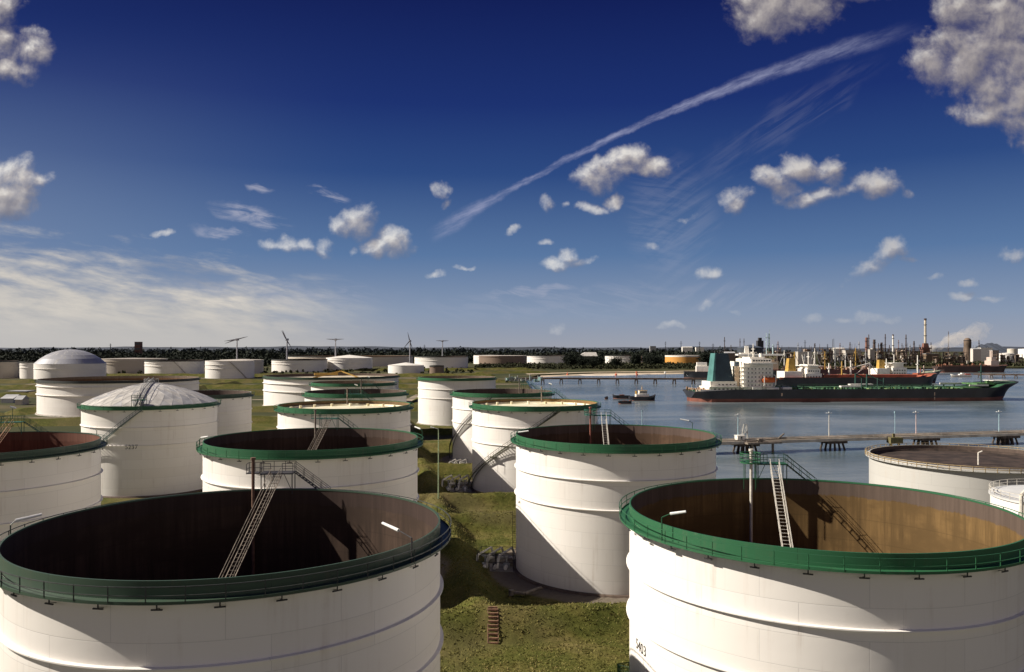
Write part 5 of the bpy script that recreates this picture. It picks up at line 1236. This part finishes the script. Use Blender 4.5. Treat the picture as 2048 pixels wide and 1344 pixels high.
def building(label, px0, px1, py_top, Y, mat_, depth=None, roofkind='flat', cat='building', group=None, floors=0, name='industrial_building', base=0.0):
    X0, X1 = X_at(px0, Y), X_at(px1, Y); w = X1-X0; h = H-(py_top-696)*Y/F; depth = depth or max(12, w*.5)
    r = thing(name, label, cat, ((X0+X1)/2, Y+depth/2, base), 0, group)
    b = MB(); b.box(-w/2, w/2, -depth/2, depth/2, -.5, h-base); b.build('wall', mat_, r)
    b = MB()
    if roofkind == 'gable': b.taper(-w/2-.5, w/2+.5, -depth/2-.5, depth/2+.5, h-base, -w/2-.5, w/2+.5, -.3, .3, h-base+max(2.5, w*.06))
    else: b.box(-w/2-.4, w/2+.4, -depth/2-.4, depth/2+.4, h-base+.003, h-base+.8)
    b.build('roof', LGREY if mat_ is not SHIPW else SHIPW, r)
    if floors:
        for f_ in range(floors):
            z = (h-base)*(f_+.45)/floors; b = MB(); b.box(-w*.45, w*.45, -depth/2-.12, -depth/2+.05, z, z+(h-base)/floors*.35); b.build('window_row', GLASS, r)
    return r
# white roofed hall among the trees
r = thing('warehouse', 'white-roofed hall among the dark trees above the harbour', 'building', (X_at(1175, 1950), 1950, 0)); w = 22
b = MB(); b.box(-w, w, -10, 10, 0, 19.5); b.build('wall', mat('dark_hall_wall', (0.08, 0.075, 0.06), .8), r); b = MB(); b.taper(-w-1, w+1, -11, 11, 19.5, -w*.3, w*.9, -6, 4, 28.5); b.build('roof', SHIPW, r)
building('dark red-brown tower block on the horizon above the domed tanks', 269, 280, 684, 2300, BRICKM, 16, floors=4, name='tower_block')
b_left = building('low pale sheds at the left edge of the tank park', 2, 26, 797, 580, LGREY, 14, 'gable')
building('small cream shed beside the low pale sheds at the left edge', 30, 44, 799, 560, CREAM, 8, 'gable')
building('low cream store in the dirt yard at the left edge', 14, 52, 784, 660, TAN, 12, 'flat')

# wind turbines
def turbine(label, px, py_hub, Y, blade_px, angs, yaw, th=1.5):
    z = H+(696-py_hub)*Y/F; r = thing('wind_turbine', label, 'wind turbine', (X_at(px, Y), Y, 0), 0, 'wind turbines on the horizon')
    b = MB(); b.bar((0, 0, 0), (0, 0, z-1.2), 1.9*th/1.5, 10, 1.1*th/1.5); b.build('tower', TURB, r)
    b = MB(); b.box(-1.6, 1.6, -3.5, 5.5, z-1.7, z+1.7); nc = b.build('nacelle', TURB, r)
    L = blade_px*Y/F
    for a in angs:
        a = radians(a); b = MB(); dx, dz = cos(a)*cos(yaw), sin(a); dy = cos(a)*sin(yaw)
        for (t0, t1, w0, w1) in ((0, .18, .6, 1.15), (.18, .6, 1.15, .8), (.6, 1, .8, .25)):
            b.bar((dx*L*t0, dy*L*t0-4.2, z+dz*L*t0), (dx*L*t1, dy*L*t1-4.2, z+dz*L*t1), w0, 4, w1)
        b.build('blade', mat('grey_turbine_blade', (0.25, 0.24, 0.26), 0.5), r)
    b = MB(); b.bar((0, -3.4, z), (0, -5.2, z), 1.5, 8, .5); b.build('hub', TURB, r)
turbine('wind turbine with nearly level blades, leftmost on the horizon', 474, 679, 1300, 24, (14, 188, 200), 0.0, 1.2)
turbine('wind turbine with steep blades, second from the left on the horizon', 574, 679, 1350, 20, (112, -58, 118), 0.0, 1.4)
turbine('wind turbine with level T-shaped blades, middle of the five', 671, 679, 1450, 18, (3, 177), 0.0, 1.2)
turbine('wind turbine with steep blades over the cone-roofed tanks, fourth from the left', 820, 682, 1500, 18, (103, -70, 230), 0.0, 1.3)
turbine('smallest T-shaped wind turbine, rightmost of the five', 885, 682, 1700, 13, (3, 177), 0.0, 1.2)

# ------------------------------------------------------------------ refinery on the far right shore
def stack(label, px, py_top, Y, wpx, m_, taper_=0.6, kind='chimney', base_z=0, bands=None, cap=None, flare=False):
    z = H+(696-py_top)*Y/F; r0 = wpx/2*Y/F
    r = thing('chimney' if kind == 'chimney' else 'column_vessel', label, 'chimney' if kind == 'chimney' else 'refinery column', (X_at(px, Y), Y, base_z), 0, 'stacks and columns of the refinery')
    b = MB(); b.bar((0, 0, 0), (0, 0, z), r0, 14, r0*taper_); b.build('shaft', m_, r)
    if cap is not None: b = MB(); b.bar((0, 0, z-0.04*z), (0, 0, z+.3), r0*taper_*1.25, 14, r0*taper_*1.25); b.build('top_band', cap, r)
    b = MB()
    for t in (0.35, 0.6, 0.85): b.lathe([(r0*(1-(1-taper_)*t), z*t), (r0*(1-(1-taper_)*t)+1.6, z*t), (r0*(1-(1-taper_)*t)+1.6, z*t+1.1), (r0*(1-(1-taper_)*t), z*t+1.1)], 12)
    b.build('platform', DSTEEL, r)
    return r
CH = mat('cream_concrete', (0.52, 0.46, 0.36), 0.8, 0.15, 0.03)  # plain pale cream concrete of the main chimney
DRK = mat('dark_brown_stack', (0.075, 0.05, 0.045), 0.7, 0.3, 0.05)
RB = mat('red_brown_stack', (0.20, 0.095, 0.07), 0.7, 0.3, 0.05)
c = stack('tall pale main chimney with dark top rising highest over the refinery', 1850.5, 637, 2300, 5.0, CH, 0.8, cap=DRK)
b = MB(); b.taper(-14, 14, -9, 9, 0, -9, 9, -7, 7, 40); b.box(-13, 13, -9.5, 9.5, 36, 40); b.taper(-8, 8, -6, 6, 40, -6, 6, -5, 5, 52); b.build('furnace_house', RB, c)
stack('thick dark reddish stack pair left of the refinery, near the yellow-funnelled tanker', 1733, 675, 2200, 5.5, RB, 0.9)
stack('dark pointed stack touching the thick reddish one', 1737.5, 669, 2230, 3.2, DRK, 0.5)
stack('short stout dark column right of the reddish stack pair', 1748.5, 679, 2150, 5.5, DRK, 0.85, 'col')
stack('small dark column between the stout column and the striped stack', 1763, 685, 2150, 4.5, DRK, 0.9, 'col')
stack('thin dark flare stack behind the stout columns', 1770.5, 668, 2400, 2.2, DRK, 0.8)
stack('white stack with dark top left of the main chimney', 1786, 669, 2200, 3.4, SHIPW, 0.8, cap=DRK)
stack('thin dark stack midway between white stack and main chimney', 1812, 669, 2350, 3, DRK, 0.6)
stack('short dark stack left of the main chimney', 1828, 682, 2300, 3, DRK, 0.8)
rs_ = random.Random(12)
for px, lab in ((1700, 'thin short stack over the cream sheds'), (1718, 'second thin short stack over the cream sheds'), (1757, 'thin pipe stack right of the stout column'), (1779, 'thin dark stack directly left of the white stack'), (1797, 'thin dark stack right of the white stack'), (1804, 'short thin stack halfway to the main chimney'), (1820, 'thin stack left of the short dark stack'), (1840, 'thin dark stack directly left of the main chimney'), (1862, 'thin stack right of the main chimney foot'), (1596, 'thin stack behind the masts of the cargo ship'), (1630, 'thin stack over the ochre plant block'), (1680, 'thin stack right of the ochre plant block'), (1556, 'thin stack right of the green-topped stack'), (1958, 'thin stack right of the cooling tower')):
    stack(lab, px, rs_.uniform(679, 690), rs_.uniform(2100, 2600), rs_.uniform(1.3, 2.4), rs_.choice((DRK, DRK, RB, LGREY)), 0.8)
stack('thin distant flare stack right of the main chimney', 1897, 663, 3000, 1.6, DRK, 0.7)
stack('thin green-topped flare stack behind the white bridge ship', 1538, 667, 1900, 2.2, mat('dark_green_stack', (0.05, 0.10, 0.06), 0.6), 0.7)
stack('thin pale stack behind the refinery tank', 1449, 674, 1900, 1.8, DRK, 0.8)
stack('small dark twin stack left of the dark tank', 1480, 677, 2100, 1.6, DRK, 0.8)
stack('thin dark stack close left of the dark tank', 1488, 677, 2150, 1.6, DRK, 0.8)
stack('small pale marker stack above the orange tank', 1462, 690, 1900, 2.2, SHIPW, 0.8)
b0 = thing('cooling_tower', 'brown rounded cooling tower at the right end of the smoke', 'cooling tower', (X_at(1935, 2200), 2200, 0))
b = MB(); b.lathe([(11, 0), (10, 22), (9.2, 40), (9.4, 54), (8.6, 60), (6.5, 64), (3, 65.5), (0, 66)], 24); b.build('shell', mat('brown_tower_cladding', (0.17, 0.12, 0.085), 0.8, 0.3, 0.03), b0)
b = MB(); b.lathe([(9.0, 58), (9.9, 58), (9.9, 59.5), (9.0, 59.5)], 24); b.build('gallery', DSTEEL, b0)
# big dark tank behind the white bridge
X, Y, R = solve(1474, 1526, None, 26)
r = tank('big dark gas tank with grey roof behind the white bridge ship', X, Y, R, H-(693-696)*(Y-R)/F-2, shell=mat('dark_navy_tank', (0.045, 0.055, 0.07), 0.6, 0.3, 0.02), roof=('cone', 6, GREYC), rim=None, detail=0, rings=(10,), group=None)
b = MB(); b.box(14, 26, -8, 4, 36, 54); b.box(17, 23, -6, 2, 54, 60); b.build('top_house', DSTEEL, r)
# process blocks
def process(label, px0, px1, py_top, Y, seed, m_, group='process plant blocks of the refinery'):
    rnd = random.Random(seed); X0, X1 = X_at(px0, Y), X_at(px1, Y); top_ = H-(py_top-696)*Y/F; w = X1-X0
    r = thing('process_block', label, 'refinery plant', ((X0+X1)/2, Y, 0), 0, group)
    b = MB(); nb = max(2, int(w/14)); 
    for k in range(nb+1):
        x = -w/2+w*k/nb
        for y in (-8, 8): b.box(x-.5, x+.5, y-.5, y+.5, 0, top_*rnd.uniform(.6, 1))
    for z in (0.3, .55, .8):
        b.box(-w/2, w/2, -9, 9, top_*z, top_*z+.9)
    b.build('steel_frame', m_, r)
    for k in range(int(w/7)+3):
        b = MB(); x = rnd.uniform(-w/2, w/2); y = rnd.uniform(-8, 8); hh = top_*rnd.uniform(.25, .85); rr = rnd.uniform(1.2, 3.4); b.lathe([(rr, 0), (rr, hh), (rr*.6, hh+rr*.5), (0, hh+rr*.7)], 10, c=(x, y))
        b.build('vessel', mat('mixed_plant_paint', (0.34, 0.27, 0.20), 0.7, 0.5, 0.03, col2=(0.08, 0.06, 0.055)), r)
    for k in range(int(w/7)+3):
        b = MB(); x = rnd.uniform(-w/2, w/2); z = top_*rnd.uniform(.1, .75); b.cbox((x, rnd.uniform(-9, 6), z), (rnd.uniform(3, 9), rnd.uniform(3, 8), rnd.uniform(3, top_*.25)), 0)
        b.build('equipment_house', (mat('plant_brown', (0.20, 0.13, 0.09), 0.8, 0.4, 0.02), CREAM, RUSTY, STEEL, SHIPW)[(seed+k*k) % 5], r)
    b = MB()
    for k in range(int(w/16)+1): x = rnd.uniform(-w/2, w/2); b.bar((x, rnd.uniform(-6, 6), 0), (x, 0, top_*rnd.uniform(1.0, 1.35)), .7, 6, .4)
    b.build('vent_stack', DSTEEL, r)
BRN = mat('plant_frame_brown', (0.15, 0.10, 0.07), 0.8, 0.3, 0.02)
for i, (a, b_, t, Y, lab) in enumerate([
    (1540, 1580, 698, 1850, 'low tangle of plant right behind the thin green-topped stack'), (1580, 1606, 700, 1800, 'small plant frame left of the brown plant block'),
    (1608, 1642, 692, 1750, 'ochre brown plant block behind the masted cargo ship, left half'), (1642, 1668, 691, 1780, 'ochre brown plant block behind the masted cargo ship, right half'),
    (1668, 1712, 702, 1900, 'low grey plant with pale tops left of the reddish stacks'), (1712, 1752, 699, 2100, 'plant around the foot of the reddish stacks'),
    (1752, 1800, 698, 2050, 'plant around the foot of the white stack'), (1800, 1846, 697, 2150, 'low brown plant left of the main chimney foot'),
    (1856, 1896, 700, 2200, 'long low brown plant under the left part of the smoke'), (1894, 1930, 700, 2150, 'long low brown plant under the right part of the smoke'),
    (1440, 1476, 700, 1700, 'brown plant left of the dark gas tank'), (1530, 1560, 693, 2500, 'distant plant frame behind the green-topped stack'),
    (1686, 1716, 695, 2500, 'distant plant frame behind the cream sheds'), (1754, 1784, 691, 2450, 'distant tall plant frame between white stack and stout columns'), (1792, 1822, 692, 2500, 'distant plant frame right of the white stack'),
    (1938, 1958, 694, 2350, 'plant frame touching the cooling tower on its right'), (1700, 1740, 707, 1760, 'waterfront pipe racks left of the yellow-funnelled tanker'), (1800, 1850, 708, 1760, 'waterfront pipe racks below the main chimney'),
    (1870, 1930, 709, 1760, 'waterfront pipe racks under the smoke'), (1990, 2040, 705, 1800, 'waterfront pipe racks among the white tanks at the right edge')]):
    process(lab, a, b_, t, Y, i+3, BRN)
for i, (a, b_, t, Y, m_, lab) in enumerate([
    (1668, 1690, 697, 2500, SHIPW, 'white flat store on the horizon left of the reddish stacks'), (1690, 1722, 700.5, 2300, CREAM, 'row of cream sheds on the horizon left of the reddish stacks'),
    (1740, 1750, 699, 1950, CREAM, 'cream control house between the reddish stacks and the yellow funnel'), (1946, 1962, 698, 2000, mat('pink_white_paint', (0.60, 0.54, 0.49), 0.7), 'pinkish white works building right of the cooling tower'),
    (1962, 1985, 696, 2100, SHIPW, 'white works hall under the distant hills'), (1985, 1998, 701, 1900, mat('pinkish_clad', (0.38, 0.31, 0.27), .8), 'pinkish tower house left of the white tanks'),
    (1365, 1385, 694.5, 3600, SHIPW, 'bright white distant warehouse on the horizon left of the funnel'), (1392, 1408, 695, 3700, SHIPW, 'small white distant warehouse beside the longer one on the horizon'),
    (1300, 1312, 692.5, 3600, LGREY, 'faint grey distant building on the horizon over the orange tank'), (1450, 1470, 706, 1500, RUSTY, 'red-roofed quay shed left of the white bridge ship'),
    (1596, 1625, 704, 1500, CREAM, 'cream quay shed behind the masted cargo ship'),
    (1852, 1878, 708, 1900, mat('brown_quay_shed', (0.16, 0.11, 0.07), .8), 'brown quay shed behind the yellow-funnelled tanker bow')]):
    building(lab, a, b_, t, Y, m_, None, 'gable' if i % 3 == 0 else 'flat', group='refinery buildings along the far shore')
for (x0, x1, yb, yr, lab, sh_, rf) in [(1998, 2030, 728, 707, 'largest white tank at the right edge behind the far right ship', WHITE, ('cone', 2, SHIPW)), (2036, 2075, 716, 698, 'white tank cut by the right edge on the far shore', WHITE, ('cone', 2, SHIPW)),
        (2014, 2034, 712, 697.5, 'smaller white tank between the two largest on the far right shore', CREAM, ('cone', 2, LGREY)), (1948, 1968, 718, 704, 'small white tank right of the cooling tower', WHITE, ('cone', 1, SHIPW)), (1972, 1994, 717, 703, 'white tank in front of the white works hall', WHITE, ('cone', 1, SHIPW)),
        (1741, 1751, 714, 697, 'tiny pale green-white tank right of the reddish stacks', CREAM, ('cone', 1, SHIPW))]:
    far(lab, x0, x1, yb, yr, shell=sh_, rim=None, roof=rf, rings=(5,))
# pylons / cranes / masts on the horizon
def mast(label, px, py_top, Y, m_=None):
    z = H+(696-py_top)*Y/F; b = MB()
    for a in (0, 2.1, 4.2): b.bar((3*cos(a), 3*sin(a), 0), (.5*cos(a), .5*sin(a), z), .55, 4, .3)
    for k in range(1, 8):
        t = k/8; w = 3*(1-t)+.5*t; t2 = (k-1)/8; w2 = 3*(1-t2)+.5*t2
        b.bar((w, 0, z*t), (w2*cos(2.1), w2*sin(2.1), z*t2), .22); b.bar((w*cos(4.2), w*sin(4.2), z*t), (w2, 0, z*t2), .22)
    b.box(-5, 5, -.3, .3, z*.86, z*.86+.6); b.box(-3.5, 3.5, -.3, .3, z*.94, z*.94+.6)
    o = b.build('lattice_mast', m_ or DSTEEL, None, (X_at(px, Y), Y, 0)); tag(o, label, 'mast', 'lattice masts on the horizon')
for (px, t, Y, lab) in ((221, 687, 2600, 'thin lattice mast left of the dark tower block on the horizon'), (849, 689, 2800, 'faint lattice mast between the two right wind turbines'), (1331, 683, 2900, 'thin lattice mast on the horizon above the orange tank left side'), (1362, 682, 2900, 'thin lattice mast above the orange tank'), (1399, 683, 2900, 'thin lattice mast left of the funnel'), (1655, 688, 2900, 'thin lattice mast over the brown plant block'), (1426, 687, 2500, 'red and white lattice mast just left of the funnel top'), (1610, 680, 2900, 'lattice mast above the masted cargo ship')):
    mast(lab, px, t, Y)

# distant hills (slag heaps) at the far right and the low skyline
def ridge(name, x0, x1, Y, hfun, m_, kind=True, thick=200, label=None, cat=None):
    n = 120; b = MB()
    for k in range(n+1):
        t = k/n; X = x0+(x1-x0)*t; h_ = hfun(t); b.v += [(X, Y-thick, -.5), (X, Y, h_), (X, Y+thick, -.5)]
    for k in range(n):
        i = 3*k; b.face((i, i+3, i+4, i+1), smooth=True); b.face((i+1, i+4, i+5, i+2), smooth=True)
    o = b.build(name, m_); tag(o, kind='structure') if kind else tag(o, label, cat)
HILLM = mat('haze_blue_hills', (0.045, 0.055, 0.075), 0.95, 0.2, 0.004)  # far-off air haze is tinted straight into the hill colour
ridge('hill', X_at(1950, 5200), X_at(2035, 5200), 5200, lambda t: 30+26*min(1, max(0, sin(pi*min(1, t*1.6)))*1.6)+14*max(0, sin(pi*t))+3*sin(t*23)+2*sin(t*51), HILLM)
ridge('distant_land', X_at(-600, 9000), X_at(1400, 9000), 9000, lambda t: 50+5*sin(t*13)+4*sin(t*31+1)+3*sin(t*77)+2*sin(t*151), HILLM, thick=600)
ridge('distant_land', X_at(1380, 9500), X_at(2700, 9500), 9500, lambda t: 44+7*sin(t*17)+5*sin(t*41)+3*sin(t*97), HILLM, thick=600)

# ------------------------------------------------------------------ woodland, hedges, single trees
def leaf_cloud(centres, radii, per, size, seed=1):
    r = np.random.default_rng(seed); n = len(centres); C = np.repeat(centres, per, 0); Rr = np.repeat(radii, per, 0)
    d = r.normal(size=(n*per, 3)); d /= np.linalg.norm(d, axis=1)[:, None]; rad = r.random(n*per)**0.4
    p = C+d*Rr*rad[:, None]*(1+.25*r.normal(size=(n*per, 1)))
    a = r.normal(size=(n*per, 3)); a /= np.linalg.norm(a, axis=1)[:, None]; b = np.cross(a, r.normal(size=(n*per, 3))); b /= np.linalg.norm(b, axis=1)[:, None]
    s = size*(0.5+r.random((n*per, 1)))
    co = np.stack([p-a*s-b*s*.6, p+a*s-b*s*.6, p+b*s], 1).reshape(-1, 3); co[:, 2] = np.maximum(co[:, 2], -0.2)
    return co
def foliage(name, co, m_, parent=None):
    me = raw_mesh(name, co, np.arange(len(co)).reshape(-1, 3)); me.materials.append(m_); o = bpy.data.objects.new(name, me); COL.objects.link(o); o.parent = parent; return o
def belt(name, label, x0, x1, Y0, Y1, n, h0, h1, size, m_, seed, gap=None, per=34):
    r = np.random.default_rng(seed); X = r.uniform(x0, x1, n); Y = r.uniform(Y0, Y1, n)
    wob = np.sin(X*0.008+seed)+.6*np.sin(X*0.021+2)+.4*np.sin(X*.06)
    hh = r.uniform(h0, h1, n)*(1+.22*wob/2); c = np.stack([X, Y, hh*.55], -1); rad = np.stack([hh*.55, hh*.55, hh*.5], -1)
    o = foliage(name, leaf_cloud(c, rad, per, size, seed), m_); tag(o, label, 'woodland', kind='stuff')
belt('woodland', 'dark belt of trees behind the whole tank park', -2000, 560, 2080, 2300, 1500, 14, 25, 2.6, LEAF, 2, per=26)
belt('woodland', 'dark belt of trees on the left behind the domed tanks', -1500, -380, 1650, 1850, 520, 10, 19, 2.4, LEAF, 1, per=26)
belt('woodland', 'far dark woodland reaching towards the horizon', -2700, 900, 2500, 3300, 1700, 15, 29, 4.0, LEAF, 4, per=20)
belt('woodland', 'farthest woods along the horizon', -4200, 1500, 4300, 6500, 1300, 18, 36, 8.0, leaf_mat('hazed_far_foliage', (0.030, 0.038, 0.044), (0.020, 0.027, 0.034), 0.03), 5, per=18)  # bluish air haze is put into this leaf colour
belt('hedge', 'low olive shrubs along the far shore below the tanks', -70, 640, 1480, 1860, 1700, 3, 7, 1.5, LEAF2, 6, per=24)
belt('hedge', 'scrub between the far tanks on the left', -900, -60, 1150, 1500, 420, 2, 5, 1.4, LEAF2, 7, per=22)
belt('hedge', 'dark scrub on the refinery shore', 560, 1500, 1690, 1990, 700, 4, 9, 2.2, LEAF2, 8, per=22)
def tree(px, Y, h, w, label, seed, m_=LEAF):
    r = np.random.default_rng(seed); t = thing('tree', label, 'tree', (X_at(px, Y), Y, 0), 0, 'single dark trees on the far shore')
    b = MB(); b.bar((0, 0, -.3), (0.3, 0, h*.5), h*.035, 7, h*.02)
    for k in range(5): a = k*1.26; b.bar((0.2, 0, h*(.28+.05*k)), (cos(a)*w*.5, sin(a)*w*.5, h*(.55+.06*k)), h*.016, 5, h*.006)
    b.build('trunk', BARK, t)
    n = 26; d = r.normal(size=(n, 3)); d /= np.linalg.norm(d, axis=1)[:, None]; c = d*np.array([w*.55, w*.55, h*.28])*r.random((n, 1))**.5+np.array([0, 0, h*.58])
    rad = np.repeat(r.uniform(.22, .42, (n, 1))*w, 3, 1); foliage('crown', leaf_cloud(c, rad, 110, h*.035, seed), m_, t)
for k, (px, Y, h, w, lab) in enumerate([
    (1140, 1580, 27, 22, 'dark round tree right of the white tank on the far shore, leftmost of its clump'), (1152, 1600, 31, 23, 'tallest dark tree of the clump left of the white-roofed hall'), (1164, 1570, 22, 20, 'low broad tree in front of the white-roofed hall, left'),
    (1180, 1560, 19, 21, 'low broad tree in front of the white-roofed hall, middle'), (1196, 1580, 25, 20, 'dark tree between the white-roofed hall and the half hidden tank'), (1232, 1570, 21, 22, 'bushy tree in front of the half hidden white tank'),
    (1270, 1575, 29, 20, 'tall narrow dark tree at the right of the half hidden white tank'), (1300, 1670, 24, 21, 'dark tree left of the orange tank'), (1314, 1680, 21, 18, 'shorter dark tree touching the orange tank on its left'),
    (1412, 1690, 30, 23, 'dark tree right of the orange tank'), (1424, 1700, 27, 21, 'dark tree between the orange tank and the teal funnel'),
    (1432, 1730, 34, 23, 'tall dark tree directly left of the teal funnel')]): tree(px, Y, h, w, lab, 20+k)
r = thing('manifold_station', 'green and grey pipe manifold where the far trestle meets the shore', 'pipework', (X_at(1050, 930), 930, 0))
b = MB(); rn = random.Random(8)
for k in range(10): x = -22+k*4.6; b.bar((x, -8, 1.5), (x+3, 12, 2.2), .6, 6); b.bar((x, -2, 1), (x, -2, rn.uniform(4, 9)), .5, 6)
b.build('pipe', STEEL, r)
for k in range(14): b = MB(); b.cbox((rn.uniform(-22, 22), rn.uniform(-8, 8), rn.uniform(1, 5)), (rn.uniform(2, 5), rn.uniform(2, 4), rn.uniform(2, 5)), rn.random()); b.build('equipment_house', mat('teal_grey_equipment', (0.12, 0.20, 0.19), 0.7, 0.5, 0.1, col2=(0.3, 0.26, 0.2)), r)
r = thing('pipe_yard', 'yard of brown pipes and yellow gear behind the tall green-rimmed tank before the harbour', 'pipework', (X_at(915, 720), 720, 0))
for k in range(22): b = MB(); b.cbox((rn.uniform(-26, 26), rn.uniform(-10, 10), rn.uniform(1, 4)), (rn.uniform(2, 6), rn.uniform(2, 5), rn.uniform(2, 5)), rn.random()); b.build('equipment_house', mat('brown_yellow_gear', (0.34, 0.23, 0.09), 0.7, 0.5, 0.1, col2=(0.09, 0.09, 0.06)), r)
b = MB()
for k in range(9): b.bar((-26+k*6, -12, 1), (-22+k*6, 10, 1.4), .5, 6); b.bar((-26+k*6, -3, 1), (-26+k*6, -3, rn.uniform(4, 8)), .5, 6)
b.build('pipe', BSTEEL, r)

# ------------------------------------------------------------------ smoke plume
S.cycles.volume_bounces = 6; S.cycles.max_bounces = 12
def smoke():
    Y = 2350; m = bpy.data.materials.new('white_smoke'); m.use_nodes = True; t = m.node_tree; t.nodes.clear(); g = NG(t)
    out = g.new('ShaderNodeOutputMaterial'); pv = g.new('ShaderNodeVolumePrincipled'); g.l.new(pv.outputs[0], out.inputs['Volume'])
    pv.inputs['Color'].default_value = (0.95, 0.90, 0.84, 1); tc = g.new('ShaderNodeTexCoord').outputs['Object']
    n = g.noise(tc, 0.035, 5, 0.6, 0.4); sx_ = g.new('ShaderNodeSeparateXYZ'); g.l.new(tc, sx_.inputs[0])
    fade = g.ramp(g.math('DIVIDE', g.math('SUBTRACT', sx_.outputs[0], 1186), 190), [(0.0, 1.0), (0.35, 0.75), (0.75, 0.30), (1.0, 0.04)])
    g.l.new(g.math('MULTIPLY', g.math('MULTIPLY', g.sstep(n, 0.36, 0.60), 0.030), fade), pv.inputs['Density'])
    b = MB(); N = 26; K = 14; rn = random.Random(2)
    for k in range(N+1):
        t = k/N; px = 1852+t*128; py = 699-48*t**1.15; cx = X_at(px, Y); cz = H+(696-py)*Y/F; rr = (7+32*t**.7)*(1-.75*max(0, (t-.75)/.25)**2)*(1+.18*sin(t*19)+.1*sin(t*41))
        for j in range(K): a = 2*pi*j/K; q = rr*(1+.14*sin(3*a+t*11)); b.v.append((cx-.25*q*cos(a), Y+q*cos(a)*1.2, cz+q*sin(a)*.72))
    for k in range(N):
        for j in range(K): j2 = (j+1) % K; b.face((k*K+j, (k+1)*K+j, (k+1)*K+j2, k*K+j2))
    b.face(list(range(K))); b.face([N*K+j for j in range(K)][::-1])
    o = b.build('smoke', m); bm = bmesh.new(); bm.from_mesh(o.data); bmesh.ops.recalc_face_normals(bm, faces=bm.faces); bm.to_mesh(o.data); bm.free(); tag(o, 'white smoke drifting right from the foot of the main chimney', 'smoke', kind='stuff')
smoke()
